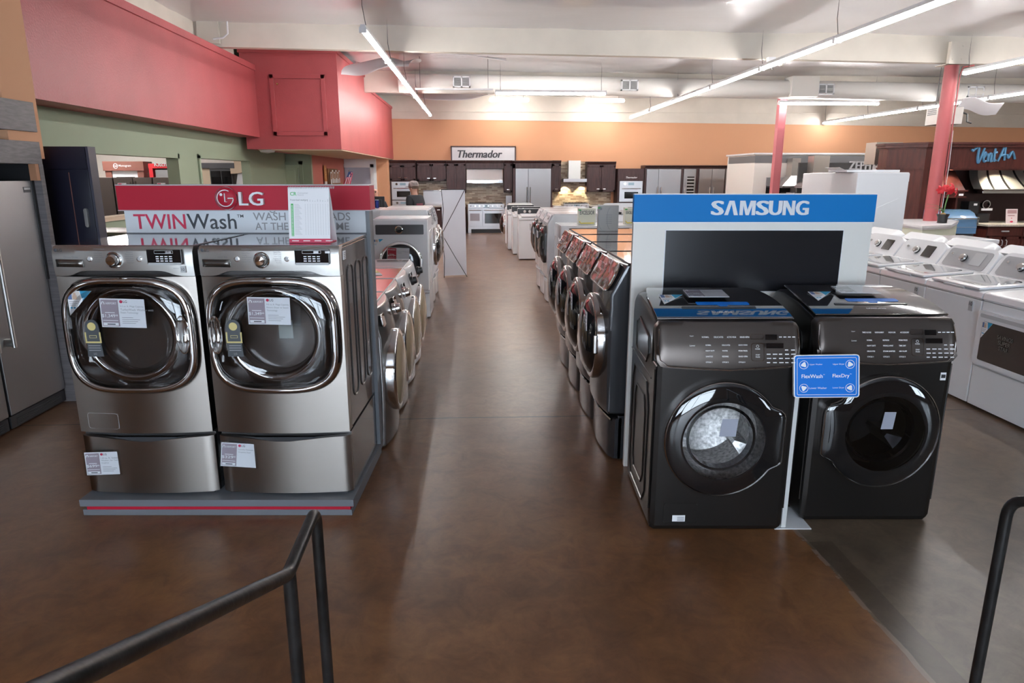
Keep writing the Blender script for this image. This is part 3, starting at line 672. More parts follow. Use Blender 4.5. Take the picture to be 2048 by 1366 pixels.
# ------------------------------------------------------------------ spiral-bound ratings chart standing on the dryer
t = thing('ratings_chart', 'spiral-bound ratings flip chart standing on top of the right steel front loader', 'flip chart', CF(-1.045, 3.55, 1.439), RZ)
cw, chh = .212, .283
LEAN = Matrix.Rotation(rad(-8), 4, 'X')
def page(b):
    b.T = LEAN; b.mi = 0; b.box(-cw / 2, cw / 2, 0, .003, .022, chh)
    b.mi = 1; b.box(-cw / 2, cw / 2, -.001, .003, 0, .022); b.box(-cw / 2, cw / 2, .003, .005, 0, .02)
    b.mi = 2; b.text('CR', -cw / 2 + .012, chh - .042, -.0005, h=.018, bold=.03); b.box(-cw / 2 + .014, -cw / 2 + .026, -.001, 0, .035, .20)
    b.mi = 3; b.text('Consumer', -cw / 2 + .05, chh - .033, -.0005, h=.009); b.text('Reports', -cw / 2 + .05, chh - .044, -.0005, h=.009)
    b.mi = 4; b.text('Front-load washers', -cw / 2 + .012, chh - .068, -.0005, h=.008, bold=.01)
    b.mi = 3
    for i in range(24):
        z = .195 - i * .0066; b.box(-cw / 2 + .032, -cw / 2 + .055 + .018 * ((i * 5) % 4) / 4, -.0005, 0, z, z + .0016)
        for j in range(10): b.box(-.02 + .013 * j, -.017 + .013 * j, -.0005, 0, z, z + .0022)
    for j in range(10): b.box(-.02 + .013 * j, -.018 + .013 * j, -.0005, 0, .21, .215 + .01 * ((j * 3) % 4) / 4)
    b.mi = 5; [b.box(-cw / 2 + .017, -cw / 2 + .023, -.0015, -.001, .038 + .0066 * i, .041 + .0066 * i) for i in range(24)]; [b.box(-cw / 2 + .015 + .058 * i, -cw / 2 + .05 + .058 * i, -.0015, -.001, .009, .013) for i in range(4)]
sub(t, 'page', [PAPER, REDM, GREEN, mat('print_pale', (.50, .50, .52), .6), INKG, INKW], page)
sub(t, 'back_leg', [PAPER, REDM], lambda b: (b.loft([[(-cw / 2, .046, chh - .01), (cw / 2, .046, chh - .01), (cw / 2, .047, chh - .01), (-cw / 2, .047, chh - .01)], [(-cw / 2, .13, 0), (cw / 2 + .002, .13, 0), (cw / 2 + .002, .135, 0), (-cw / 2, .135, 0)]]), setattr(b, 'mi', 1), b.box(-cw / 2, cw / 2, .002, .132, .0, .003)))
def spiral(b):
    b.T = LEAN
    for i in range(28): x = -cw / 2 + .006 + .0085 * i; b.tube([(x + .001 * math.sin(a), .001 + .006 * cos(a), chh - .001 + .006 * sin(a)) for a in [rad(q) for q in range(0, 360, 45)]], .0011, 4, True)
sub(t, 'wire_binding', GREYL, spiral)

# ------------------------------------------------------------------ blue-headed display with a black screen
t = thing('display_stand', 'white display wall with blue header and black screen behind two black washers', 'display stand', CF(1.39, 3.985), RZ)
sub(t, 'panel', OFFW, lambda b: (b.box(-.69, .69, 0, .035, 0, 1.513, .003),))
sub(t, 'header_panel', BLUE, lambda b: b.box(-.693, .693, -.008, .037, 1.518, 1.673, .002))
sub(t, 'edge_trim', WHITEP, lambda b: (b.box(-.694, .694, -.009, .038, 1.672, 1.677), b.box(-.694, .694, -.009, .038, 1.512, 1.518)))
sub(t, 'screen', [mat('screen_black', (.012, .012, .015), .22, spec=.5), WHITEP], lambda b: (setattr(b, 'mi', 0), b.box(-.50, .523, -.006, .005, 1.115, 1.469), setattr(b, 'mi', 1), b.box(-.505, .528, -.003, .004, 1.469, 1.473), b.box(-.505, .528, -.003, .004, 1.111, 1.115), b.box(-.505, -.50, -.003, .004, 1.111, 1.473), b.box(.523, .528, -.003, .004, 1.111, 1.473)))
def samtext(b):
    # wide-set capitals; the A has no crossbar
    h_, y = .081, -.008; x = -.247
    for ch, wd in (('S', .065), ('A', .078), ('M', .090), ('S', .065), ('U', .067), ('N', .070), ('G', .067)):
        if ch == 'M': b.prism([(x + wd * p, 1.557 + h_ * q) for p, q in ((0, 0), (.22, 0), (.22, .68), (.40, 0), (.60, 0), (.78, .68), (.78, 0), (1, 0), (1, 1), (.67, 1), (.5, .36), (.33, 1), (0, 1))], 'y', y - .006, y)
        elif ch == 'N': b.prism([(x + wd * p, 1.557 + h_ * q) for p, q in ((0, 0), (.27, 0), (.27, .62), (.68, 0), (1, 0), (1, 1), (.73, 1), (.73, .40), (.34, 1), (0, 1))], 'y', y - .006, y)
        elif ch == 'A': b.prism([(x + wd * p, 1.557 + h_ * q) for p, q in ((0, 0), (.27, 0), (.49, .78), (.71, 0), (1, 0), (.68, 1), (.32, 1))], 'y', y - .006, y)
        else: b.text(ch, x, 1.557, y, w=wd, h=h_, bold=.11, ext=.006)
        x += wd + .008
sub(t, 'raised_lettering', SILVER, samtext)

# black flex washer / dryer
def flex(name, label, cat, loc, washer):
    w, D = .69, .69; t = thing(name, label, cat, loc, RZ)
    prof = [(.012, .006), (.0, .03), (0, .16), (0, .885), (.10, .885), (.10, 1.03), (.085, 1.085), (.16, 1.105), (.30, 1.132), (.50, 1.150), (.61, 1.142), (.665, 1.11), (.685, 1.05), (.685, .02), (.665, .006)]
    c = (.35, .58)
    def body(b):
        L = []
        for x, i_ in ((-w / 2, .030), (-w / 2 + .008, .010), (-w / 2 + .03, 0), (w / 2 - .03, 0), (w / 2 - .008, .010), (w / 2, .030)):
            L.append([(x, c[0] + (p[0] - c[0]) * (1 - i_ / .4), c[1] + (p[1] - c[1]) * (1 - i_ / .56)) for p in prof])
        b.loft(L, True, True, True, lambda i, j: i == 2 and j in (1, 2))
        bx = .0 if washer else 0
        inner = polar(72, lambda a: (ccx + .235 * cos(a), .515 + .235 * sin(a))); outer = boxray(-w / 2 + .03, w / 2 - .03, .03, .885, ccx, .515, 72)
        b.plate_hole(inner, outer, lambda x, z: 0, 5)
    sg = 1 if washer else -1
    ccx = -.012 * sg
    sub(t, 'cabinet', SAMB, body, 40)
    def emboss(b, s_):
            X = s_ * (w / 2 + .001)
            for P in ([(.14, .16), (.14, .62), (.20, .74), (.54, .74), (.59, .66), (.59, .16), (.54, .08), (.20, .08)], [(.21, .22), (.21, .56), (.25, .65), (.46, .65), (.50, .58), (.50, .22), (.46, .16), (.25, .16)], [(.24, .84), (.18, .90), (.20, .98), (.45, 1.03), (.52, 1.0), (.52, .86), (.48, .84)]): b.tube([(X, y, z) for y, z in P], .006, 6, True)
            b.tube([(X, .10, .79), (X, .66, .81)], .004, 6); b.tube([(X, .02, .12), (X, .02, .86)], .004, 6)
    for s_ in (-1, 1): sub(t, 'side_embossing', SAMB, lambda b: emboss(b, s_))
    # bulging control panel
    def pan(b):
        def fn(u, v):
            x = (u - .5) * (w + .004); r = min(1, (1 - abs(2 * u - 1)) / .10)
            k = math.sqrt(max(0, 1 - (1 - r) ** 2))
            zc = .985; hh = .098 * (.72 + .28 * k)
            sag = -.018 * (1 - (2 * u - 1) ** 2) * (1 - v)
            return (x, -.012 - .018 * k * (1 - (2 * v - 1) ** 2) + .060 * v - .006 * (1 - (2 * u - 1) ** 2), zc - hh + 2 * hh * v + sag + .012 * (v - .5))
        b.surf(40, 12, fn, (0, .05, 0))
    cp = sub(t, 'control_panel', SAMP, pan, 60)
    def trimline(b):
        P = [(x, -.018 + .060 * (z - .887) / .196 - .006 * (1 - (2 * x / w) ** 2) - .004, z) for x, z in [(-w / 2 + .012, 1.06), (-w / 2 + .004, .98), (-w / 2 + .014, .915), (-w / 2 + .05, .885), (0, .868), (w / 2 - .05, .885), (w / 2 - .014, .915), (w / 2 - .004, .98), (w / 2 - .012, 1.06)]]
        b.tube(P, .003, 6)
    sub(cp, 'panel_edge', CHROMED, trimline)
    def pr(b):
        T = Matrix.Translation((0, -.034, 0)) @ Matrix.Translation((0, 0, .985)) @ Matrix.Rotation(rad(-17), 4, 'X') @ Matrix.Translation((0, 0, -.985)); b.T = T
        y = -.006; b.mi = 0
        b.text('Upper' , -.20, 1.033, y, h=.007); b.text('Lower', -.20, .988, y, h=.007)
        up = ['NORMAL', 'DELICATES', 'ACTIVE WEAR', 'RINSE+SPIN'] if washer else ['TIMED BLOUSE', 'UNDERGARMENT', 'INDOOR', 'ACCESSORY']
        for i, q in enumerate(up): b.text(q, -.125 + .062 * i, 1.028, y, w=.044 if len(q) > 7 else .034, h=.0075, bold=.015, align='c')
        lo = [['NORMAL', 'HEAVY DUTY', 'SANITIZE', 'CYCLE 1'], ['DELICATES', 'WHITES', 'BEDDING', 'CYCLE 2'], ['QUICK WASH', 'PERM PRESS', 'RINSE+SPIN', 'CYCLE 3']] if washer else [['NORMAL', 'HEAVY DUTY', 'DELICATES', 'CYCLE 1'], ['REFRESH', 'WRINKLE AWAY', 'STEAM SANITIZE', 'CYCLE 2'], ['PERM PRESS', 'TIME DRY', 'AIR FLUFF', 'CYCLE 3']]
        for i in range(3):
            for j in range(4): b.text(lo[i][j], -.125 + .078 * i, .990 - .027 * j, y, w=.004 * len(lo[i][j]) + .002, h=.007, bold=.015)
        b.text('POWER', .122, .972, y, w=.022, h=.006, bold=.02, align='c'); b.text('START', .122, .944, y, w=.02, h=.006, bold=.02, align='c'); b.text('PAUSE', .122, .934, y, w=.02, h=.006, bold=.02, align='c')
        b.tube([(.122 + .006 * cos(a), y, .988 + .006 * sin(a)) for a in [2 * pi * k / 10 for k in range(10)]], .0008, 4, True)
        for j in range(4):
            for i in range(5):
                if j > 0 or i > 2: b.box(.165 + .029 * i, .165 + .029 * i + .015 + .003 * ((i + j) % 3), y, y + .001, .968 - .020 * j, .9725 - .020 * j)
        for i in range(4): b.box(.225 + .021 * i, .239 + .021 * i, y, y + .001, 1.030, 1.0345)
        b.mi = 1; b.box(.160, .215, y - .001, y + .002, 1.018, 1.044); b.box(.163, .245, y - .001, y + .002, .978, 1.002)
        b.mi = 2; b.tube([(p[0], y, p[1]) for p in rrect(.092, .152, .918, 1.002, .012)], .0013, 5, True); b.tube([(p[0], y, p[1]) for p in rrect(.088, .152, 1.022, 1.046, .006)], .0011, 5, True)
    sub(cp, 'panel_print', [INKW, BLKG, CHROMED], pr)
    # lid: black glass with finger slot, leaflet, film
    def lidf(u, v):
        y = .088 + (.632 - .088) * v; k = .012 * 0
        zz = 1.092 + .064 * (1 - (1 - v) ** 2.2) - .018 * max(0, v - .8) * 5 * max(0, v - .8)
        ins = .012 + .05 * v ** 3
        return ((u - .5) * (w - 2 * ins), y, zz)
    def lid(b): b.surf(12, 16, lidf, (0, 0, .010))
    ld = sub(t, 'lid', BLKG, lid, 50)
    sub(ld, 'lid_trim', CHROMED, lambda b: b.tube([Vector(lidf(u, v)) + Vector((0, 0, .006)) for u, v in [(0, 1), (0, .6), (0, .3), (0, 0), (.5, 0), (1, 0), (1, .3), (1, .6), (1, 1)]], .0035, 6))
    sub(ld, 'grip_slot', BLKP, lambda b: b.surf(12, 1, lambda u, v: tuple(Vector(lidf(.22 + .56 * u, .20 + .035 * v)) + Vector((0, 0, .0105))), (0, 0, .003)))
    def onlid(x, v, dz=.013): q = lidf(.5, v); return (x, q[1], q[2] + dz)
    def lprint(b):
        b.mi = 0; sl = (Vector(lidf(.5, .14)) - Vector(lidf(.5, .06))).normalized()
        T = Matrix.Translation(onlid(.0, .10, .0108)) @ Matrix.Rotation(math.atan2(sl.z, sl.y), 4, 'X'); b.T = T; b.text('SAMSUNG', 0, 0, .0, w=.10, h=.012, bold=.03, align='c', plane='xy')
        b.mi = 1; T = Matrix.Translation(onlid(0, .33, .0105)) @ Matrix.Rotation(rad(9), 4, 'X'); b.T = T; b.prism(rrect(-.10, .17, -.022, .022, .01), 'z', 0, .001); b.prism([(.0, -.022), (.06, -.022), (.045, -.045), (.015, -.045)], 'z', 0, .001)
    sub(ld, 'lid_print', [INKW, BLUEP], lprint)
    T = Matrix.Translation(onlid(-.265 if washer else -.25, .40, .012)) @ Matrix.Rotation(rad(-90 + 10), 4, 'X')
    corner_leaflet(ld, 0, .09, 0, .125, .14, T)
    # round door with grip bulge
    def rr(a, s_=1.0):
        a = (a + pi) % (2 * pi) - pi; R = .287; d = abs(math.degrees(a) - 2)
        e = min(.308 / max(.2, cos(a)), .326); t_ = 1 if d < 22 else max(0, 1 - (d - 22) / 13); t_ = t_ * t_ * (3 - 2 * t_)
        return (R * (1 - t_) + e * t_) * s_
    def ol(s_): return polar(90, lambda a: (ccx + sg * rr(a, s_) * cos(a), .515 + 1.045 * rr(a, s_) * sin(a)))
    def rim(b): b.loft([[(x, dy, z) for x, z in ol(s_)] for s_, dy in ((1.0, .002), (1.0, -.038), (.993, -.046), (.978, -.049), (.968, -.045), (.965, -.02))], False, False)
    dr = sub(t, 'door', [CHROMED], rim, 50)
    sub(dr, 'door_ring', BLKG, lambda b: b.loft([[(x, dy, z) for x, z in l] for l, dy in ((ol(.97), -.046), (ol(.90), -.058), (polar(90, lambda a: (ccx + sg * .215 * cos(a), .515 + .215 * sin(a))), -.066), (polar(90, lambda a: (ccx + sg * .20 * cos(a), .515 + .20 * sin(a))), -.064))], False, False), 60)
    sub(dr, 'door_glass', TINTD if not washer else TINT, lambda b: b.loft([[(x, dy, z) for x, z in polar(90, lambda a: (ccx + sg * q * cos(a), .515 + q * sin(a)))] for q, dy in ((.201, -.064), (.15, -.067), (.08, -.068), (.002, -.068))], False, True), 60)
    def bowl(b):
        b.mi = 0; b.lathe([(.205, -.05), (.235, .0), (.24, .02)], (ccx, 0, .515), 'y', 40)
        b.mi = 1; b.lathe([(.165, .01), (.172, -.02), (.166, -.028), (.158, -.02), (.155, .03)], (ccx, 0, .515), 'y', 40)
    sub(dr, 'door_bowl', [BLKP, mat('bowl_rim_dark', (.09, .09, .10), .06, .8)], bowl)
    def drum(b):
        b.lathe([(.236, .0), (.20, .05), (.21, .08), (.21, .34), (.12, .36), (.001, .36)], (ccx, 0, .515), 'y', 40)
        for k in range(3):
            a = 2 * pi * k / 3 - .6; c_, q = cos(a), sin(a)
            b.loft([[(ccx + c_ * .21 - q * u, y, .515 + q * .21 + c_ * u) for u, y in ((-.04, .1), (.04, .1), (.04, .34), (-.04, .34))], [(ccx + c_ * .14 - q * u, y, .515 + q * .14 + c_ * u) for u, y in ((-.01, .13), (.01, .13), (.01, .33), (-.01, .33))]])
    sub(t, 'drum', DRUM if washer else mat('drum_dark', (.08, .08, .085), .3, .8), drum)
    sub(t, 'leaflet', mat('grey_leaflet2', (.33, .35, .42), .6), lambda b: b.prism([(-.028 - .01 * sg, .545), (.042, .545), (.05, .635), (-.018 - .01 * sg, .635)], 'y', -.071, -.0695))
    if washer:
        sub(t, 'filter_flap', SAMB, lambda b: (b.tube([(p[0], -.001, p[1]) for p in rrect(-.27, -.10, .045, .155, .012, 3)], .0016, 5, True),))
        sub(t, 'rating_label', [PAPER, INKG], lambda b: (setattr(b, 'mi', 0), b.box(-.225, -.16, -.0055, -.003, .056, .090), setattr(b, 'mi', 1), [b.box(-.20, -.165, -.006, -.0055, .060 + .006 * i, .063 + .006 * i) for i in range(4)]))
    else:
        sub(t, 'energy_label', [INKW, BLKP], lambda b: (setattr(b, 'mi', 0), b.box(.285, .312, -.004, .0, .78, .82), setattr(b, 'mi', 1), b.box(.288, .309, -.005, -.004, .792, .810)))
    sub(t, 'foot', BLKP, lambda b: b.cyl((-.28, .08, 0), (-.28, .08, .03), .02)); sub(t, 'foot', BLKP, lambda b: b.cyl((.28, .08, 0), (.28, .08, .03), .02))
    sub(t, 'foot', BLKP, lambda b: b.cyl((-.28, .6, 0), (-.28, .6, .04), .02)); sub(t, 'foot', BLKP, lambda b: b.cyl((.28, .6, 0), (.28, .6, .04), .02))
    return t
flex('front_load_washer', 'black washer with round door and black glass lid nearest the aisle', 'washing machine', CF(1.045, 3.185), True)
flex('front_load_dryer', 'black dryer with round door, right of the blue instruction placard', 'dryer', CF(1.862, 3.285), False)
price_tag('price card in a sleeve lying on the black washer lid', CF(1.045 - .02, 3.57, 1.170), RZ, 0, .21, .14, '$1,499', lean=-84, lines=('6.0 cu. ft. FlexWash', 'Washer'), brand=False, over=(.02, .01))
price_tag('crumpled clear sleeve with card lying on the black dryer lid', CF(1.862 + .01, 3.68, 1.172), RZ, 2, .21, .14, '$1,499', lean=-84, lines=(), brand=False, col=mat('tag_grey', (.5, .5, .5), .6), over=(.05, .03))

# placard on its white post between the two
t = thing('placard_stand', 'white post with tilted blue instruction placard between the two black machines', 'sign stand', CF(1.408, 3.26), RZ)
sub(t, 'post', mat('white_metal_post', (.72, .73, .72), .35, .2), lambda b: (b.box(-.012, .012, -.045, .0, .004, .82), b.box(-.008, .0, .0, .30, .004, .82)))
sub(t, 'base_plate', WHITEP, lambda b: b.box(-.05, .14, -.06, .18, 0, .004))
PT = Matrix.Translation((.085, -.15, .852)) @ Matrix.Rotation(rad(-10), 4, 'X') @ Matrix.Rotation(rad(-8), 4, 'Z') @ Matrix.Rotation(rad(-1.5), 4, 'Y')
def pl(b):
    b.T = PT; b.prism(rrect(-.148, .148, -.102, .102, .012), 'y', 0, .026, .003)
pb = sub(t, 'placard', WHITEP, pl)
def plf(b):
    b.T = PT; b.mi = 0; b.prism(rrect(-.143, .143, -.098, .098, .010), 'y', -.001, .0)
    b.mi = 1; y = -.0025
    b.tube([(p[0], y, p[1]) for p in rrect(-.133, .133, -.088, .088, .006)], .0013, 4, True)
    for i, (cx, cz, tx, al, rot) in enumerate(((-.103, .056, 'Upper Washer', 'l', -60), (.105, .056, 'Upper Dryer', 'r', -20), (-.103, -.056, 'Lower Washer', 'l', 5), (.105, -.056, 'Lower Dryer', 'r', 50))):
        b.tube([(cx + .0195 * cos(a), y, cz + .0195 * sin(a)) for a in [2 * pi * k / 24 for k in range(24)]], .0012, 4, True)
        b.prism([(cx + .0135 * cos(rad(rot + q)), cz + .0135 * sin(rad(rot + q))) for q in (0, 25, 120, 145, 240, 265)], 'y', y - .0005, y + .001)
        b.text(tx, cx + .025 if al == 'l' else cx - .025, cz - .004, y, h=.009, align=al)
    b.text('FlexWash', -.113, -.008, y, w=.095, h=.018, bold=.012); b.text('FlexDry', .027, -.011, y, w=.075, h=.022, bold=.012); b.text('TM', -.016, .006, y, h=.004); b.text('TM', .104, .008, y, h=.004)
sub(pb, 'placard_print', [BLUEP, INKW], plf)

# iron handrails at the foot of the steps
IR = .017
def arc3(p, d1, d2, r, n=6):   # rounded corner at p between directions d1 (in) and d2 (out)
    p, d1, d2 = Vector(p), Vector(d1).normalized(), Vector(d2).normalized(); A = p - d1 * r; B = p + d2 * r
    return [(1 - k / n) ** 2 * A + 2 * (k / n) * (1 - k / n) * p + (k / n) ** 2 * B for k in range(n + 1)]
t = thing('handrail', 'black iron handrail sloping in from the lower left foreground', 'handrail', (-.49, 1.56, 0))
def rail(b):
    e = Vector((0, 0, .80)); up = Vector((0, -1.15, 1.345)); top = Vector((-.005, .33, .81))
    P = [up] + arc3(e, e - up, top - e, .03) + arc3(top, top - e, (0, 0, -1), .055, 8) + [Vector((-.005, .33, 0))]
    b.tube(P, IR, 20)
sub(t, 'rail', IRON, rail, 60); sub(t, 'post', IRON, lambda b: b.cyl((0, .012, 0), (0, .012, .795), IR, n=20), 60)
sub(t, 'post', IRON, lambda b: b.cyl((0, -1.1, 0), (0, -1.1, 1.315), IR, n=20), 60)
t = thing('handrail', 'black iron handrail post with bent top at the right edge', 'handrail', (1.66, 1.89, 0))
def rail2(b):
    top = Vector((0, 0, .805)); e = Vector((.16, -.24, .80)); up = Vector((.2, -1.4, 1.345))
    P = [Vector((0, 0, 0))] + arc3(top, (0, 0, 1), e - top, .075, 8) + arc3(e, e - top, up - e, .03) + [up]
    b.tube(P, IR, 20)
sub(t, 'rail', IRON, rail2, 60); sub(t, 'post', IRON, lambda b: b.cyl((.16, -.24, 0), (.16, -.24, .8), IR, n=20), 60); sub(t, 'post', IRON, lambda b: b.cyl((.197, -1.3, 0), (.197, -1.3, 1.29), IR, n=20), 60)
# ------------------------------------------------------------------ rows of machines
NM_PED = {}
def pedestal(name, label, loc, rz, w, D, h, m, mtrim, group):
    t = thing('drawer_pedestal', label, 'pedestal', loc, rz, group)
    sub(t, 'body', m, lambda b: (b.box(-w / 2, w / 2, .05, D - .02, .01, h, .004), b.box(-w / 2 + .04, w / 2 - .04, .03, .10, 0, .02), b.box(-w / 2 + .04, w / 2 - .04, D - .10, D - .03, 0, .02)))
    sub(t, 'drawer_front', m, lambda b: b.surf(16, 6, lambda u, v: ((u - .5) * w, .012 + bow((u - .5) * w, w, .035) + (.02 if u in (0, 1) else 0) + .03 * max(0, v - .85) * 5 * max(0, v - .85), .015 + v * (h - .03)), (0, .04, 0)))
    sub(t, 'grip_edge', mtrim, lambda b: b.tube([((u - .5) * w, .006 + bow((u - .5) * w, w, .035), h - .022) for u in [k / 10 for k in range(11)]], .008, 6))
    return t

def front_loader(name, label, cat, loc, rz, group, w=.68, D=.72, H=.96, body=WHITE, top=None, slant=(.78, .09), ring=CHROME, glass=BLKG, door=('round', .27, .47), knob=None, console=None, film=None, edge=None, B=.0):
    t = thing(name, label, cat, loc, rz, group)
    zs, sl = slant
    P = [(.012, .012), (0, .03), (-.008, zs * .5), (0, zs), (sl, H - .012), (sl + .012, H), (D - .02, H), (D, H - .03), (D, .012)]
    def cab(b):      # front bowed by B in plan, rounded ends
        L = []
        for k in range(13):
            x = (k / 12 - .5) * w; q = min(k, 12 - k); ins = .014 if q == 0 else 0
            if q == 0: xx = x
            elif q == 1: xx = math.copysign(w / 2 - .012, x)
            else: xx = x
            L.append([(xx, (y + (bow(xx, w, B) if y < sl + .02 else 0)) + (ins if y < D / 2 else -ins), z + (ins if z < H / 2 else -ins)) for y, z in P])
        b.loft(L)
    sub(t, 'cabinet', body, cab)
    for s_ in (-1, 1): sub(t, 'side_embossing', body, lambda b: b.tube([(s_ * w / 2, y, z) for y, z in rrect(.14, D - .08, .08, H - .16, .09)], .006, 5, True))
    if top: sub(t, 'top_panel', top, lambda b: b.box(-w / 2 + .006, w / 2 - .006, sl + .01, D - .01, H - .004, H + .005, .003))
    if edge: sub(t, 'top_edge', edge, lambda b: b.tube([(-w / 2 + .004, D - .02, H + .003), (-w / 2 + .004, sl + .01, H + .003), (w / 2 - .004, sl + .01, H + .003), (w / 2 - .004, D - .02, H + .003)], .006, 6))
    a = math.atan2(sl, H - zs); L = math.hypot(sl, H - zs)
    T = Matrix.Translation((0, -B * .55, zs)) @ Matrix.Rotation(-a, 4, 'X')
    if console:
        def con(b): b.T = T; b.prism(rrect(-w / 2 + .045, w / 2 - .045, .006, L - .012, min(.06, L * .35)), 'y', -.010, .004, .004)
        cp = sub(t, 'control_panel', console, con)
        def pr(b):
            b.T = T; b.mi = 0; b.box(.06, .22, -.013, -.009, L * .35, L * .72)
            b.mi = 1; [b.box(-.25 + .05 * i, -.225 + .05 * i, -.0125, -.010, L * (.3 + .2 * j), L * (.33 + .2 * j)) for i in range(5) for j in range(3)]
        sub(cp, 'panel_print', [BLKG, INKW], pr)
        if film:
            def ce(b): b.T = T; b.tube([(p[0], -.010, p[1]) for p in rrect(-w / 2 + .045, w / 2 - .045, .006, L - .012, min(.06, L * .35))], .006, 6, True)
            sub(cp, 'panel_edge', CHROME, ce)
            def fi(b):
                b.T = T
                b.surf(22, 10, lambda u, v: ((u - .5) * (w - .08), -.016 - .007 * noise.noise(Vector((u * 7, v * 4, loc[1]))) - .004 * noise.noise(Vector((u * 19, v * 9, 2))), L * (.06 + .9 * v)))
            sub(cp, 'protective_film', film, fi, 25)
    if knob:
        def kn(b): b.T = T; b.lathe([(.042, 0), (.042, -.022), (.034, -.026), (.032, -.05), (.026, -.056), (.001, -.057)], (knob[0], -.008 - B * .3, L * .5), 'y', 24, False, True)
        sub(t, 'knob', knob[1], kn)
        def pk(b): b.T = T; b.prism(rrect(-w / 2 + .05, -w / 2 + .21, L * .32, L * .72, .02), 'y', -.008, .002, .004)
        sub(t, 'dispenser_drawer', ring, pk)
    kind, r, zc = door[:3]; dB = B * .7
    if kind == 'round': ol = lambda s_: polar(40, lambda q: (r * s_ * cos(q), zc + r * s_ * sin(q)))
    else: ol = lambda s_: rrect(-r * s_, r * s_, zc - door[3] * s_, zc + door[3] * s_, r * .55 * s_, 6)
    pd = door[-1] if kind == 'round' and len(door) > 3 else .055
    dr = sub(t, 'door', ring, lambda b: b.loft([[(x, y - dB, z) for x, z in ol(s_)] for s_, y in ((1.0, .004 + dB), (1.0, -.03), (.975, -.045), (.92, -.05), (.86, -.045))], False, False), 50)
    sub(dr, 'door_glass', glass, lambda b: b.loft([[(x, y - dB, z) for x, z in ol(s_)] for s_, y in ((.88, -.044), (.80, -.05 - pd * .35), (.62, -.05 - pd * .75), (.35, -.05 - pd), (.02, -.05 - pd * 1.05))], False, True), 60)
    sub(dr, 'door_handle', ring, lambda b: b.box(r * .86, r * .98, -.062 - dB, -.03 - dB, zc - .06, zc + .06, .008))
    return t

def sticker(t, x, z, y, w, h, c1=PAPER, c2=REDM, T=None, name='sticker'):
    def fn(b):
        if T: b.T = T
        b.mi = 0; b.box(x, x + w, y - .002, y, z, z + h); b.mi = 1; b.box(x + w * .06, x + w * .45, y - .003, y - .002, z + h * .06, z + h * .94)
        b.mi = 2; [b.box(x + w * .5, x + w * .9, y - .003, y - .002, z + h * (.2 + .2 * i), z + h * (.26 + .2 * i)) for i in range(4)]
    return sub(t, name, [c1, c2, INKG], fn)

# black row facing the aisle (left), on pedestals
BRUST = mat('charcoal_enamel', (.055, .056, .062), .22, .5, coat=.6)
CRINK = glass_mat('crinkled_film', (.92, .90, .88), 1.8, .06)
CONS = mat('brown_console', (.15, .085, .065), .25, .4)
TOPG = mat('mirror_top_wall_tint', (.16, .085, .05), .08, .2, coat=1)  # brown base paints in the orange wall mirrored by the dark tops
GB = 'charcoal front loaders along the aisle behind the blue-headed display'
GBP = 'charcoal pedestals along the aisle'
ordn = ['nearest', 'second', 'third', 'farthest']
PB = pedestal('p', 'nearest charcoal pedestal right of the aisle, behind the blue-headed display', (.82, 4.38, 0), rad(-90), .68, .74, .30, BRUST, CHROMED, GBP)
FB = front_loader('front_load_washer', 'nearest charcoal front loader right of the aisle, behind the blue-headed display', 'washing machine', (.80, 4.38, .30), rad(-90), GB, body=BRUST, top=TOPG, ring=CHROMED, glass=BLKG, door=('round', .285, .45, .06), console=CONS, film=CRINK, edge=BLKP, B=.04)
sticker(FB, .02, .52, -.12, .17, .12, T=Matrix.Rotation(rad(0), 4, 'X'), name='price_card')
for i in range(1, 4):
    dup(PB, (.82, 4.38 + .69 * i, 0), rad(-90), '%s charcoal pedestal right of the aisle, counting from the blue-headed display' % ordn[i])
    dup(FB, (.80, 4.38 + .69 * i, .30), rad(-90), '%s charcoal front loader right of the aisle, counting from the blue-headed display' % ordn[i])
def carton(label, loc, rz, w, d, h, m, words, yellow=True, name='carton', fs=.05):
    t = thing(name, label, 'box', loc, rz, 'detergent cartons on the machines')
    sub(t, 'box', m, lambda b: b.box(-w / 2, w / 2, 0, d, 0, h, .002))
    def pr(b):
        b.mi = 0
        if words: b.text(words, -w / 2 + .015, h * .62, -.001, w=w * .86, h=fs, bold=.01)
        b.mi = 1; b.prism([(-w / 2 + .012 + .02 * cos(a), h * .9 + .008 * sin(a)) for a in [2 * pi * k / 10 for k in range(10)]], 'y', -.001, 0)
        if yellow: b.mi = 2; b.tube([(-w / 2 + .01, -.001, h * .2), (-w / 2 + .03, -.001, h * .08), (w / 2 - .02, -.001, h * .1)], .006, 5)
        else: b.mi = 3; [b.tube([(-w * .32 + q + .03 * cos(a), -.001, h * .5 + h * .42 * sin(a)) for a in [rad(90 + 18 * k) for k in range(11)]], .0015, 4) for q in (0, .08)]; [b.box(-w * .12, w * .18, -.001, 0, h * (.3 + .08 * i), h * (.315 + .08 * i)) for i in range(5)]; b.box(-w * .44, -w * .32, -.001, 0, h * .82, h * .92)
    sub(t, 'print', [INK, GREEN, mat('print_yellow', (.75, .58, .03), .5), INKG], pr); return t
carton('silver-grey detergent carton standing on the farthest charcoal front loader', (1.22, 6.44, 1.266), rad(-6), .19, .12, .24, mat('carton_grey', (.50, .50, .48), .45), '', False)

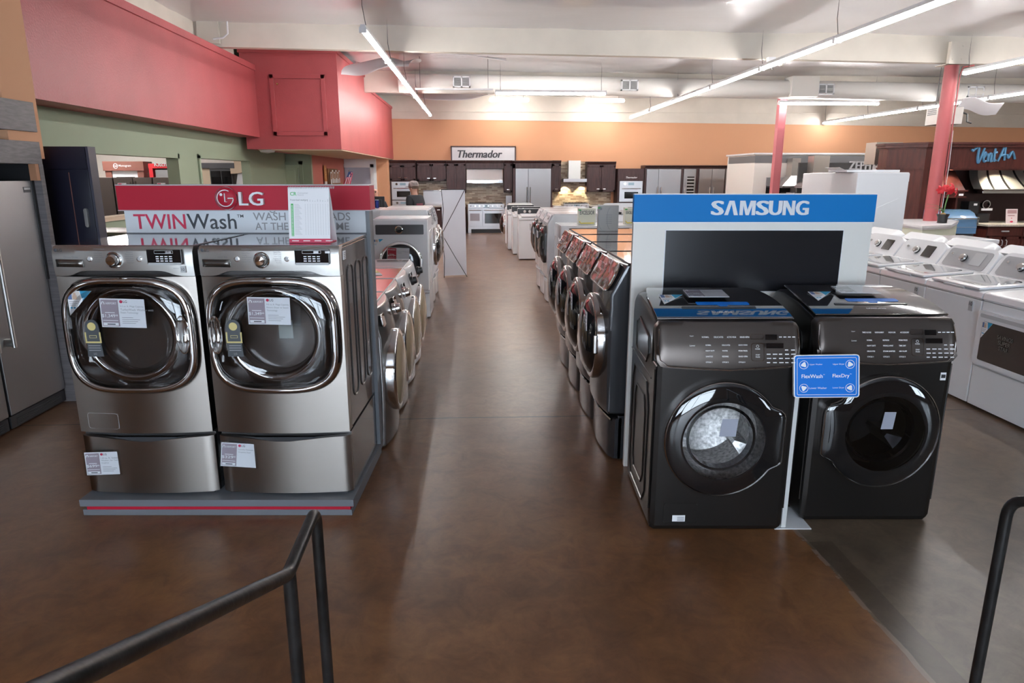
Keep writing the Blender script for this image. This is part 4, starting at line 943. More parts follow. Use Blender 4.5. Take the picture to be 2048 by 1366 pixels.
# white front loaders with tall dark doors, farther along the aisle
GW = 'white front loaders with tall dark doors right of the aisle'
PW_ = pedestal('p', 'nearest white pedestal under the tall dark-doored machines right of the aisle', (.99, 9.90, 0), rad(-90), .68, .74, .32, WHITE, GREYL, 'white pedestals right of the aisle')
FW = front_loader('front_load_washer', 'nearest white front loader with tall dark door right of the aisle', 'washing machine', (.97, 9.90, .32), rad(-90), GW, H=.93, slant=(.80, .07), body=WHITE, top=WHITE, ring=mat('dark_ring', (.05, .045, .045), .2), glass=BLKG, door=('tall', .235, .50, .27), console=mat('white_console', (.72, .72, .74), .3))
sticker(FW, -.12, .58, -.115, .2, .1, mat('label_pale', (.5, .55, .62), .5), PAPER, name='price_card')
for i in (1, 2):
    dup(PW_, (.99, 9.90 + .69 * i, 0), rad(-90), '%s white pedestal under the tall dark-doored machines right of the aisle' % ordn[i])
    dup(FW, (.97, 9.90 + .69 * i, .32), rad(-90), '%s white front loader with tall dark door right of the aisle' % ordn[i])
# two plain white front loaders facing the viewer, between the two groups
GF = 'white front loaders facing the viewer behind the charcoal row'
def facing_white(label, x, y):
    t = front_loader('front_load_washer', label, 'washing machine', (x, y, .24), 0, GF, w=.69, H=.91, slant=(.74, .02), body=WHITE, top=WHITE, ring=CHROME, glass=BLKG, door=('round', .25, .42, .05))
    sub(t, 'display', BLKG, lambda b: b.box(-.02, .30, -.004, .012, .80, .865, .004)); sub(t, 'logo', INKG, lambda b: b.text('Whirlpool', -.26, .835, .012, w=.11, h=.028))
    sub(t, 'base', WHITE, lambda b: b.box(-.34, .34, .03, .70, -.24, .004, .005)); return t
fw1 = facing_white('white front loader facing the viewer, beyond the farthest charcoal machine', 1.385, 8.64)
dup(fw1, (2.085, 8.66, .24), 0, 'white front loader facing the viewer, half hidden by the blue-headed display')
carton('yellow-trimmed pale detergent carton on the white front loader, left of the silver carton', (1.41, 8.9, 1.157), 0, .22, .12, .205, mat('carton_cream', (.70, .70, .58), .5), 'EXCELSIOR')
carton('yellow-trimmed pale detergent carton nearest the blue header edge', (1.99, 8.95, 1.157), 0, .15, .12, .21, mat('carton_cream', (.70, .70, .58), .5), 'EXCELSIOR', fs=.035)

# top loaders
def top_loader(name, label, cat, loc, rz, group, w=.68, D=.70, deck=.91, cons=1.14, m=WHITE, panel=None, dryer=False, sq=False, screen=BLKG, kn=CHROME):
    t = thing(name, label, cat, loc, rz, group)
    sub(t, 'cabinet', m, lambda b: b.box(-w / 2, w / 2, .012, D, .02, deck - .07, .008))
    def dk(b):
        b.prism([(.012, deck - .066), (.0, deck - .05), (.01, deck - .012), (.04, deck), (D - .2, deck + .03), (D - .17, deck + .03), (D, deck + .03), (D, deck - .066)], 'x', -w / 2 - .002, w / 2 + .002, .014)
    sub(t, 'deck', m, dk)
    if not dryer:
        T = Matrix.Translation((0, .05, deck + .002)) @ Matrix.Rotation(math.atan2(.03, D - .25), 4, 'X')
        def lid(b): b.T = T; b.box(-w / 2 + .05, w / 2 - .05, -.035, .42, 0, .022, .008)
        ld = sub(t, 'lid', m, lid)
        if not sq:
            def lg(b): b.T = T; b.prism(rrect(-w / 2 + .11, w / 2 - .11, .03, .38, .05), 'z', .021, .0245)
            sub(ld, 'lid_window', mat('grey_lid_glass', (.20, .21, .21), .08, coat=1), lg)
            def lh(b): b.T = T; b.box(-.12, .12, -.045, -.03, -.012, .006, .004)
            sub(ld, 'lid_lip', GREYL, lh)
    # console: leaning panel with rounded top corners
    y0, y1 = D - .24, D - .06; h = cons - deck - .02
    T2 = Matrix.Translation((0, D - .16, deck + .02)) @ Matrix.Rotation(rad(-32), 4, 'X')
    hl = h / cos(rad(32))
    if sq:
        cs = sub(t, 'console', [m, mat('black_console', (.03, .03, .032), .35)], lambda b: (setattr(b, 'mi', 0), b.box(-w / 2, w / 2, D - .10, D, deck, cons, .006), setattr(b, 'mi', 1), b.box(-w / 2 + .005, w / 2 - .005, D - .115, D - .10, deck + .03, cons - .004, .003)))
        for x in (-.18, -.07): sub(cs, 'knob', CHROME, lambda b: b.lathe([(.035, 0), (.03, -.03), (.001, -.03)], (x, D - .115, (deck + cons) / 2 + .015), 'y', 16, False, True))
        return t
    def con(b):
        # outline with big upper radii extruded backwards, leaning
        loops = []
        for y, s_ in ((0, .97), (.012, 1.0), (.09, 1.0), (.13, .96)):
            loops.append([(x * s_, y, z) for x, z in [(w / 2, -.06), (w / 2, hl * .45)] + [(w / 2 - .10 + .10 * cos(a), hl - .10 * .9 + .09 * sin(a)) for a in [rad(q) for q in range(0, 91, 18)]] + [(-w / 2 + .10 - .10 * sin(a), hl - .09 + .09 * cos(a)) for a in [rad(q) for q in range(0, 91, 18)]] + [(-w / 2, hl * .45), (-w / 2, -.06)]])
        b.T = T2; b.loft(loops)
    cs = sub(t, 'console', m, con, 45)
    def T3(fn):
        def g(b): b.T = T2; fn(b)
        return g
    if panel: sub(cs, 'control_panel', panel, T3(lambda b: b.prism(rrect(-w / 2 + .06, w / 2 - .07, .03, hl - .035, .03), 'y', -.004, .004)))
    sub(cs, 'knob', [kn, BLKP], T3(lambda b: (setattr(b, 'mi', 0), b.lathe([(.036, 0), (.034, -.03), (.027, -.036), (.001, -.037)], (-.04, -.004, hl * .5), 'y', 24, False, True), setattr(b, 'mi', 1), b.lathe([(.037, .002), (.0365, -.012)], (-.04, -.004, hl * .5), 'y', 24))))
    sub(cs, 'display', screen, T3(lambda b: b.prism(rrect(.06, .20, hl * .28, hl * .78, .006), 'y', -.007, .0)))
    sub(cs, 'button', CHROME, T3(lambda b: b.lathe([(.014, 0), (.012, -.012), (.001, -.013)], (-.21, -.003, hl * .62), 'y', 16, False, True)))
    return t
GT = 'white top loaders in the right-hand row'
PGREY = mat('silver_console', (.42, .43, .45), .3, .5)
def ten(t, w=.68):
    sub(t, 'warranty_sticker', [GREYL, INK], lambda b: (setattr(b, 'mi', 0), b.box(w / 2 - .13, w / 2 - .085, .006, .012, .74, .82), setattr(b, 'mi', 1), b.text('10', w / 2 - .107, .782, .005, w=.036, h=.03, bold=.03, align='c')))
XR = 3.86
t1 = top_loader('top_load_washer', 'white top loader with silver console, next to the dryer with a dark window', 'washing machine', (XR, 5.34, 0), rad(-90), GT, panel=PGREY, screen=GREYL); ten(t1)
dup(t1, (XR, 6.03, 0), rad(-90), 'white top loader with silver console, second from the dryer with a dark window')
t2 = top_loader('top_load_washer', 'white top loader with white console and dark screen, third from the dark-windowed dryer', 'washing machine', (XR, 6.72, 0), rad(-90), GT)
dup(t2, (XR, 7.41, 0), rad(-90), 'white top loader with dark screen beside the white display wall')
dup(t2, (XR, 8.10, 0), rad(-90), 'white top loader farthest along the right-hand row, mostly hidden by the display wall')
# dryer with dark window, nearest of that row
t = top_loader('front_load_dryer', 'white dryer with dark door window at the right edge of the photo', 'dryer', (XR, 4.65, 0), rad(-90), None, panel=PGREY, dryer=True, screen=GREYL)
dr = sub(t, 'door', WHITE, lambda b: b.prism(rrect(-.325, .325, .36, .775, .02), 'y', -.018, .014, .004))
sub(dr, 'door_glass', BLKG, lambda b: b.prism(rrect(-.265, .265, .40, .70, .012), 'y', -.021, -.016))
sub(dr, 'door_grip', GREYL, lambda b: b.prism(rrect(-.30, .30, .725, .755, .012), 'y', -.021, -.017))
sub(t, 'lower_seam', GREYL, lambda b: b.box(-.33, .33, .0, .013, .335, .342))
sub(dr, 'window_print', [mat('print_dim', (.16, .15, .14), .5)], lambda b: (b.text('SAVINGS', -.02, .60, -.023, w=.15, h=.03, bold=.02, align='c'), b.text('SUPER', -.02, .56, -.023, w=.12, h=.03, bold=.02, align='c'), b.text('STAR', -.02, .52, -.023, w=.09, h=.03, bold=.02, align='c')))
corner_leaflet(t, -.262, .698, -.022, .10, .13)
# back-to-back row facing away, consoles seen from behind
GK = 'white top loaders facing away behind the right-hand row'
k1 = top_loader('top_load_washer', 'white top loader turned away, console back seen behind the second silver console', 'washing machine', (5.50, 6.45, 0), rad(90), GK, cons=1.17, w=.70)
sub(k1, 'screw', CHAIN, lambda b: [b.cyl((x, .70, 1.0), (x, .706, 1.0), .008, n=8) for x in (-.25, -.1, .1, .25)])
for i, y in enumerate((5.72, 7.18, 7.92)): dup(k1, (5.50, y, 0), rad(90), ['white top loader turned away, nearest the right edge of the photo', 'white top loader turned away, behind the third white console', 'white top loader turned away, beside the grey lid'][i])
t = top_loader('top_load_washer', 'grey top loader seen from behind near the pale green planter wall', 'washing machine', (5.50, 8.66, 0), rad(90), None, cons=1.10, m=mat('grey_enamel', (.24, .245, .24), .3, .3), w=.70, D=.66)
t = thing('chest_freezer', 'low white chest before the pale green planter wall', 'freezer', (6.2, 8.35, 0), 0)
sub(t, 'body', WHITE, lambda b: b.box(-.35, .35, 0, .65, .03, .93, .01)); sub(t, 'lid', WHITE, lambda b: b.box(-.36, .36, -.01, .66, .935, .99, .01)); sub(t, 'plinth', DGREY, lambda b: b.box(-.33, .33, .03, .6, 0, .035))

# square white top loaders with black consoles at the far end of the aisle
GS = 'square white top loaders with black consoles'
s1 = top_loader('top_load_washer', 'square white top loader with black console facing the viewer, nearest of its row', 'washing machine', (1.21, 14.7, 0), 0, GS, w=.68, deck=.91, cons=1.06, sq=True)
dup(s1, (1.13, 15.7, 0), 0, 'square white top loader with black console, second of its row'); dup(s1, (1.06, 16.7, 0), 0, 'square white top loader with black console, farthest of its row')
front_loader('front_load_washer', 'white front loader with chrome door at the far end of the aisle', 'washing machine', (.72, 18.6, .0), rad(-90), None, H=1.05, slant=(.86, .08), door=('round', .27, .50, .09))
# white machines behind, right of the aisle
GX = 'white top loaders behind the facing white front loaders'
x1 = top_loader('top_load_washer', 'white top loader behind the pale cartons, left one', 'washing machine', (1.75, 12.6, 0), 0, GX, w=.70, deck=.98, cons=1.20)
dup(x1, (2.5, 12.6, 0), 0, 'white top loader behind the pale cartons, at the blue header edge')
x2 = top_loader('top_load_washer', 'white top loader with dark handle slot behind the silver carton', 'washing machine', (2.25, 9.95, 0), 0, GX, w=.72, deck=1.05, cons=1.36)
sub(x2, 'handle_slot', BLKP, lambda b: b.box(-.17, -.08, .44, .47, 1.20, 1.24, .01))

# left-hand row facing the aisle
GL = 'front loaders left of the aisle behind the red-headed display'
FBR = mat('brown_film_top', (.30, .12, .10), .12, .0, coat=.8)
GRA2 = mat('graphite_metal', (.30, .29, .285), .22, .85)
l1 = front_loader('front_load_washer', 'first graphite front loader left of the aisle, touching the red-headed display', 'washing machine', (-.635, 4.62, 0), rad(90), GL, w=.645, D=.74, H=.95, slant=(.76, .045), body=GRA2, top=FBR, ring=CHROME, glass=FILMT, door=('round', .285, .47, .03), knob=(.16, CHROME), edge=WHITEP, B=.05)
dup(l1, (-.635, 5.28, 0), rad(90), 'second graphite front loader left of the aisle, beside a white one')
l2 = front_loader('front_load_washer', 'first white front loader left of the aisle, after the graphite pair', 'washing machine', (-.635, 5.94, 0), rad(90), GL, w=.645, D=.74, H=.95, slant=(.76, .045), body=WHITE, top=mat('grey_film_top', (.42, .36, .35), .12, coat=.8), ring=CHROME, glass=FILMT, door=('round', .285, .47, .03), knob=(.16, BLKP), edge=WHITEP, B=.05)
sticker(l2, -.16, .975, -.02, .001, .001)
dup(l2, (-.635, 6.60, 0), rad(90), 'second white front loader left of the aisle, after the graphite pair')
t = thing('leaflet', 'yellow and white leaflet lying on the first white front loader left of the aisle', 'leaflet', (-.95, 5.9, .957), .3)
sub(t, 'sheet', [PAPER, mat('leaflet_yellow', (.7, .6, .15), .5)], lambda b: (setattr(b, 'mi', 0), b.box(-.1, .1, -.14, 0, 0, .003), setattr(b, 'mi', 1), b.box(-.1, .1, 0, .14, 0, .004)))
# the white one turned to the viewer, on a pedestal
pe = pedestal('p', 'white pedestal under the white front loader that faces the viewer left of the aisle', (-.965, 8.60, 0), 0, .68, .74, .35, WHITE, GREYL, None)
e = front_loader('front_load_washer', 'white front loader left of the aisle with a red price card', 'washing machine', (-.965, 8.58, .35), 0, None, w=.69, D=.74, H=.90, slant=(.66, .02), body=WHITE, top=WHITE, ring=CHROME, glass=TINTD, door=('round', .275, .36, .03))
sub(e, 'control_strip', mat('strip_dark', (.09, .09, .095), .2, .3), lambda b: b.prism(rrect(-.30, .29, .715, .835, .01), 'y', -.008, .02, .003))
sub(e, 'knob', [CHROME, BLKG], lambda b: (setattr(b, 'mi', 0), b.lathe([(.054, 0), (.05, -.025), (.038, -.03)], (-.01, -.006, .775), 'y', 28), setattr(b, 'mi', 1), b.lathe([(.04, -.026), (.001, -.024)], (-.01, -.006, .775), 'y', 28, False, True)))
sub(e, 'drum', mat('drum_grey', (.30, .30, .32), .3, .8), lambda b: b.lathe([(.24, -.045), (.20, -.02), (.01, -.012)], (0, 0, .36), 'y', 28, False, True))
corner_leaflet(e, -.33, .66, -.001, .12, .10)
price_tag('red price card on the white front loader facing the viewer left of the aisle', (-.985, 8.475, .83), 0, 3, .27, .165, '$979', col=RED, brand=False, lines=('4.3 cu. ft. Front Load', 'Washer'), over=(.02, .01))
pp = pedestal('p', 'nearest white pedestal facing the aisle behind the white machine with the red card', (-.66, 9.95, 0), rad(90), .68, .74, .36, WHITE, GREYL, 'white pedestals left of the aisle')
fp = front_loader('front_load_washer', 'nearest white front loader facing the aisle behind the red price card', 'washing machine', (-.64, 9.95, .36), rad(90), 'white pedestal machines left of the aisle', H=.95, slant=(.74, .06), body=WHITE, top=WHITE, ring=CHROME, glass=BLKG, door=('round', .27, .42, .06), console=GREYM)
dup(pp, (-.66, 10.66, 0), rad(90), 'farther white pedestal facing the aisle, before the banner stand'); dup(fp, (-.64, 10.66, .36), rad(90), 'farther white front loader facing the aisle, before the banner stand')
front_loader('front_load_washer', 'black front loader left of the white machine with the red card', 'washing machine', (-1.72, 8.7, .0), 0, None, H=1.18, slant=(.95, .05), body=BRUST, top=GREYL, ring=CHROMED, glass=BLKG)

# ------------------------------------------------------------------ fitted kitchen display along the orange wall
def KX(u): return (u - 954.5) * .01555          # stations along the wall, 15.55 mm apart
def KZ(v): return 1.78 + (350 - v) * .01525
YW, YU, YB = 22.49, 22.12, 21.88                  # wall face, upper-cabinet face, base/tall face
def shaker(b, x0, x1, z0, z1, y, f=.06):
    b.box(x0, x1, y - .018, y, z0, z1); g = f
    for a in ((x0, x0 + g, z0, z1), (x1 - g, x1, z0, z1), (x0, x1, z0, z0 + g), (x0, x1, z1 - g, z1)): b.box(a[0], a[1], y - .028, y - .017, a[2], a[3], .003, 1)
def cabinet(label, x0, x1, z0, z1, yf, doors, m=WALN, knobs='b', crown=False, group=None, cat='cabinet', name='kitchen_cabinet'):
    t = thing(name, label, cat, ((x0 + x1) / 2, yf, z0), 0, group); w = x1 - x0; h = z1 - z0; d = YW - yf
    sub(t, 'carcass', m, lambda b: b.box(-w / 2, w / 2, 0, d, 0, h))
    if crown: sub(t, 'crown', m, lambda b: b.prism([(0, h), (0, h + .02), (-.06, h + .09), (-.06, h + .11), (d, h + .11), (d, h)], 'x', -w / 2, w / 2))
    n = len(doors)
    for i, (a, c, zz0, zz1) in enumerate(doors):
        dr = sub(t, 'door', m, lambda b: shaker(b, -w / 2 + a * w + .006, -w / 2 + c * w - .006, zz0 * h + .006, zz1 * h - .006, 0))
        kx = -w / 2 + (c * w - .10 if i % 2 == 0 else a * w + .10) if n > 1 else -w / 2 + (a + c) / 2 * w
        if knobs: sub(dr, 'knob', CHROME, lambda b: b.box(kx - .045, kx + .045, -.055, -.028, (zz0 * h + .07) if knobs == 'b' else zz1 * h - .10, (zz0 * h + .10) if knobs == 'b' else zz1 * h - .07, .005))
    return t
two = [(0, .5, 0, 1), (.5, 1, 0, 1)]
GU = 'walnut wall cabinets of the kitchen display'
def oven(t, x0, x1, z0, z1, yy, mtop=STEELK):
    o = sub(t, 'oven', STEELK, lambda b: b.box(x0, x1, yy - .03, yy + .3, z0, z1, .004))
    h = z1 - z0
    sub(o, 'oven_window', BLKG, lambda b: b.box(x0 + (x1 - x0) * .22, x1 - (x1 - x0) * .18, yy - .034, yy - .028, z0 + h * .16, z0 + h * .48))
    sub(o, 'oven_handle', CHROME, lambda b: (b.cyl((x0 + .06, yy - .08, z0 + h * .64), (x1 - .06, yy - .08, z0 + h * .64), .014, n=10), b.box(x0 + .08, x0 + .10, yy - .08, yy - .03, z0 + h * .62, z0 + h * .66), b.box(x1 - .10, x1 - .08, yy - .08, yy - .03, z0 + h * .62, z0 + h * .66)))
    sub(o, 'oven_display', mat('oven_screen', (.30, .42, .50), .2), lambda b: b.box((x0 + x1) / 2 - .09, (x0 + x1) / 2 + .09, yy - .034, yy - .03, z0 + h * .80, z0 + h * .93))
    sub(o, 'oven_knob', CHROME, lambda b: b.cyl((x0 + .16, yy - .06, z0 + h * .87), (x0 + .16, yy - .03, z0 + h * .87), .035, n=16))
# oven tower, left
X0, X1 = KX(780), KX(831)
t = cabinet('walnut oven tower with two steel ovens behind the man in the cap', X0, X1, 0, 2.12, YB, [(0, .5, .76, .98), (.5, 1, .76, .98)], crown=True)
w = X1 - X0
oven(t, -w / 2 + .05, w / 2 - .05, 1.03, 1.58, 0); oven(t, -w / 2 + .05, w / 2 - .05, .46, 1.01, 0)
cabinet('walnut wall cabinet pair right of the oven tower', KX(833), KX(891), KZ(362), 2.12, YU, two, crown=True, group=GU)
cabinet('tall walnut cabinet pair left of the steel canopy hood', KX(892), KX(931), KZ(386), 2.12, YU, two, crown=True, knobs='', group=GU)
cabinet('narrow walnut wall cabinet right of the steel canopy hood', KX(1008), KX(1025), KZ(385), 2.12, YU, [(0, 1, 0, 1)], crown=True, group=GU)
t = cabinet('walnut bridge panel above the steel canopy hood', KX(931.5), KX(1007.5), KZ(337), 2.12, YU, [], crown=True, group=GU)
cabinet('narrow walnut wall cabinet right of the twin-handled refrigerator', KX(1106), KX(1124), KZ(384), 2.12, YU, [(0, 1, 0, 1)], crown=True, group=GU)
cabinet('walnut wall cabinet pair right of the slim chimney hood', KX(1177), KX(1236), KZ(384), KZ(330), YU, two, crown=True, group=GU)
# base cabinets and worktops
GBc = 'walnut base cabinets of the kitchen display'
for a, c, l in ((833, 930, 'between oven tower and steel range'), (1010, 1025, 'between steel range and twin-handled refrigerator'), (1106, 1126, 'left of the chimney-hood range'), (1182, 1236, 'right of the chimney-hood range')):
    x0, x1 = KX(a), KX(c)
    cabinet('walnut base cabinet ' + l, x0, x1, .0, .80, YB, two if c - a > 30 else [(0, 1, 0, 1)], knobs='t', group=GBc)
    t = thing('worktop', 'stone worktop on the walnut base cabinet ' + l, 'worktop', ((x0 + x1) / 2, YB, .80), 0, 'stone worktops of the kitchen display'); w = x1 - x0
    sub(t, 'slab', COUNTER, lambda b: b.box(-w / 2, w / 2, -.03, YW - YB, .002, .045, .004))
TILE = tile_mat('mosaic_strips', (.24, .15, .09), (.74, .63, .45), (.34, .26, .17), 2.2, .40, .10)
b = MB()
for a, c, z1 in ((833, 931, KZ(361)), (931, 1009, KZ(362)), (1009, 1025, KZ(384)), (1106, 1124, KZ(384)), (1124, 1177, 2.2), (1177, 1232, KZ(383))): b.box(KX(a), KX(c), 22.475, 22.5, .845, z1)
struct(b.build('trim_11', TILE), 'mosaic tile backsplash of brown and cream stone strips')
# canopy hood over the range
t = thing('range_hood', 'wide steel canopy hood with bright front above the steel range', 'range hood', (KX(969), 22.0, KZ(366)), 0); w = KX(1006) - KX(932)
sub(t, 'canopy', STEELK, lambda b: b.prism([(-.02, 0), (-.02, .09), (.10, .10), (.20, .46), (.48, .46), (.48, 0)], 'x', -w / 2 + .01, w / 2 - .01))
sub(t, 'lower_rim', CHROME, lambda b: b.box(-w / 2 + .01, w / 2 - .01, -.03, -.019, 0, .085, .004))
# chimney hood
t = thing('range_hood', 'slim steel chimney hood with flat base against the mosaic tiles', 'range hood', (KX(1152), 22.0, KZ(364)), 0)
sub(t, 'canopy', STEELK, lambda b: b.box(-.37, .37, -.03, .47, 0, .10, .006)); sub(t, 'chimney', mat('pale_steel', (.75, .74, .70), .35, .8), lambda b: b.box(-.19, .19, .16, .47, .10, .66))
for x in (-.27, .27):
    lo = bpy.data.lights.new('hood_lamp', 'SPOT'); lo.energy = 20; lo.color = (1, .86, .6); lo.spot_size = rad(80); lo.shadow_soft_size = .03
    o = bpy.data.objects.new('hood_lamp', lo); COL.objects.link(o); o.location = (KX(1152) + x, 22.3, KZ(365)); o.rotation_euler = (rad(12), 0, 0)
for x, y, z, q in ((9.3, 13.35, 1.86, 12), (10.5, 13.38, 1.86, 30)):     # small downlights of the mahogany showcase
    lo = bpy.data.lights.new('bay_lamp', 'SPOT'); lo.energy = q; lo.color = (1, .88, .68); lo.spot_size = rad(120); lo.shadow_soft_size = .05
    o = bpy.data.objects.new('bay_lamp', lo); COL.objects.link(o); o.location = (x, y, z); o.rotation_euler = (rad(20), 0, 0)
# ranges
def steel_range(label, x0, x1, yf, h=.91, knobs=8):
    t = thing('kitchen_range', label, 'range', ((x0 + x1) / 2, yf, 0), 0); w = x1 - x0
    sub(t, 'body', STEELK, lambda b: (b.box(-w / 2, w / 2, .02, .6, .12, h - .02, .004),))
    sub(t, 'control_panel', STEELK, lambda b: b.box(-w / 2, w / 2, -.03, .1, h - .14, h - .005, .01))
    sub(t, 'kick_space', BLKP, lambda b: b.box(-w / 2 + .05, w / 2 - .05, .06, .5, 0, .12))
    for q in (-1, 1): sub(t, 'leg', STEELK, lambda b: b.box(q * (w / 2 - .05) - .05, q * (w / 2 - .05) + .05, .0, .12, 0, .12))
    for i in range(knobs): sub(t, 'knob', CHROME, lambda b: b.cyl((-w / 2 + .10 + (w - .2) * i / (knobs - 1), -.06, h - .07), (-w / 2 + .10 + (w - .2) * i / (knobs - 1), -.03, h - .07), .022, n=12))
    sub(t, 'display', mat('oven_screen', (.30, .42, .50), .2), lambda b: b.box(-.08, .10, -.034, -.03, h - .12, h - .03))
    for a, c in ((-w / 2, -w * .10), (-w * .10, w / 2)):
        d = sub(t, 'oven_door', STEELK, lambda b: b.box(a + .008, c - .008, -.02, .02, .20, h - .16, .006))
        sub(d, 'oven_window', BLKG if a > -.3 else mat('oven_pale_window', (.35, .33, .36), .2), lambda b: b.box(a + .07, c - .09, -.024, -.019, .38 if a < -.3 else .30, h - .30))
        sub(d, 'oven_handle', CHROME, lambda b: b.cyl((a + .04, -.075, h - .20), (c - .04, -.075, h - .20), .014, n=10))
    sub(t, 'burner_grate', BLKP, lambda b: [b.box(-w / 2 + .05 + .1 * i, -w / 2 + .065 + .1 * i, .05, .55, h - .02, h + .02) for i in range(int((w - .1) / .1) + 1)] + [b.box(-w / 2 + .05, w / 2 - .05, y, y + .015, h - .018, h + .012) for y in (.08, .3, .52)])
    return t
steel_range('wide steel range with two oven doors under the canopy hood', KX(934), KX(1008), 21.82)
steel_range('steel range under the slim chimney hood, mostly hidden by white machines', KX(1128), KX(1180), 21.80, knobs=5)
t = thing('backguard_panel', 'steel cooktop with tall back panel right of the oven tower', 'cooktop', (KX(862), 22.0, .845), 0)
sub(t, 'panel', STEELK, lambda b: b.box(-.30, .30, .42, .46, 0, .46, .005)); sub(t, 'cooktop', STEELK, lambda b: b.box(-.32, .32, -.05, .44, .001, .05, .004)); sub(t, 'shelf_edge', CHROME, lambda b: b.box(-.30, .30, .36, .43, .44, .47, .004))
t = thing('info_card', 'pale folded information card on the worktop right of the steel range', 'card', (KX(1018), 22.1, .847), .3)
sub(t, 'sheet', mat('card_blue', (.6, .66, .74), .5), lambda b: b.box(-.10, .10, 0, .012, 0, .30))
# built-in refrigerators
def builtin(label, a, c, z1, yf, split, handles, frame=True, z0=.1):
    x0, x1 = KX(a), KX(c); t = thing('refrigerator', label, 'refrigerator', ((x0 + x1) / 2, yf, 0), 0, 'built-in refrigerators of the kitchen display'); w = x1 - x0
    sub(t, 'body', DGREY, lambda b: b.box(-w / 2, w / 2, .02, YW - yf - .02, 0.01, z1))
    q = [-w / 2] + [-w / 2 + s_ * w for s_ in split] + [w / 2]
    for i in range(len(q) - 1): sub(t, 'door', STEELV, lambda b: b.box(q[i] + .004, q[i + 1] - .004, -.03, .02, z0, z1, .004))
    for hx in handles: sub(t, 'handle', CHROME, lambda b: (b.cyl((-w / 2 + hx * w, -.085, .55), (-w / 2 + hx * w, -.085, KZ(374)), .016, n=10), b.box(-w / 2 + hx * w - .01, -w / 2 + hx * w + .01, -.085, -.03, .62, .65), b.box(-w / 2 + hx * w - .01, -w / 2 + hx * w + .01, -.085, -.03, KZ(378), KZ(376))))
    return t
def surround(label, a, c, z1, holes, yf=21.90):     # walnut frame that holds the refrigerators
    x0, x1 = KX(a), KX(c); t = thing('cabinet_surround', label, 'cabinet', ((x0 + x1) / 2, yf, 0), 0); xm = (x0 + x1) / 2
    xs = [x0] + [KX(v) for p in holes for v in p] + [x1]
    for i in range(0, len(xs), 2): sub(t, 'upright', WALN, lambda b: b.box(xs[i] - xm, xs[i + 1] - xm, 0, YW - yf, 0, z1))
    zt = KZ(337) + .01 if z1 > 2.1 else KZ(338) + .01
    sub(t, 'top_rail', WALN, lambda b: b.box(x0 - xm, x1 - xm, 0, YW - yf, zt, z1)); sub(t, 'crown', WALN, lambda b: b.prism([(0, z1), (0, z1 + .02), (-.06, z1 + .08), (-.06, z1 + .10), (YW - yf, z1 + .10), (YW - yf, z1)], 'x', x0 - xm + .005, x1 - xm - .005)); return t
surround('walnut surround of the refrigerator with two long handles in its middle', 1025.7, 1105.3, 2.12, [(1030, 1103)])
builtin('built-in steel refrigerator with two long middle handles right of the canopy hood', 1030.5, 1102.5, KZ(337), 21.92, (.36,), (.325, .415))
t = cabinet('walnut oven tower with white maker lettering, left of the blue header', KX(1238), KX(1291), 0, KZ(337), YB, [])
w = KX(1291) - KX(1238)
sub(t, 'lettering', INKW, lambda b: b.text('Thermador', .02, KZ(356.5), -.004, w=.36, h=.055, bold=.02, shear=.25, align='c', ext=.004))
oven(t, -w / 2 + .06, w / 2 - .04, KZ(404), KZ(362), 0)
sub(t, 'lower_door', WALN, lambda b: shaker(b, -w / 2 + .02, w / 2 - .02, .1, KZ(406), 0))
surround('walnut surround of the steel refrigerators above the blue header', 1292.5, 1511, 1.98, [(1296, 1368), (1372, 1399), (1404, 1458), (1459, 1505)])
builtin('built-in steel refrigerator left of the wine column', 1296.5, 1367.5, KZ(338), 21.92, (.35,), (.32, .43))
t = builtin('slim wine column with a dark slotted window between steel refrigerators', 1372.5, 1398.5, KZ(338), 21.92, (), (.1,))
sub(t, 'wine_window', [BLKG, GREYL], lambda b: (setattr(b, 'mi', 0), b.box(-.08, .14, -.036, -.03, .5, KZ(353)), setattr(b, 'mi', 1), [b.box(-.09, .15, -.05, -.035, KZ(358) - .10 * i, KZ(358) - .10 * i + .035) for i in range(8)]))
builtin('built-in steel refrigerator right of the wine column', 1404.5, 1457.5, KZ(338), 21.92, (.5,), (.43, .57))
builtin('built-in steel freezer column at the right end of the walnut surround', 1459.5, 1504.5, KZ(338), 21.92, (), (.1,))
# framed wall sign standing on the crown
t = thing('wall_sign', 'framed white wall sign with black italic lettering on the orange wall', 'sign', (KX(967), 22.40, 2.232), 0); w = 2.06
sub(t, 'board', mat('sign_pale', (.74, .75, .78), .5), lambda b: b.box(-w / 2 + .03, w / 2 - .03, .01, .06, 0, .40)); sub(t, 'frame', WALN, lambda b: (b.box(-w / 2, -w / 2 + .04, 0, .07, 0, .44), b.box(w / 2 - .04, w / 2, 0, .07, 0, .44), b.box(-w / 2, w / 2, 0, .07, .40, .44)))
sub(t, 'lettering', INK, lambda b: b.text('Thermador', -.81, .08, .009, w=1.40, h=.23, bold=.07, shear=.25, ext=.006))

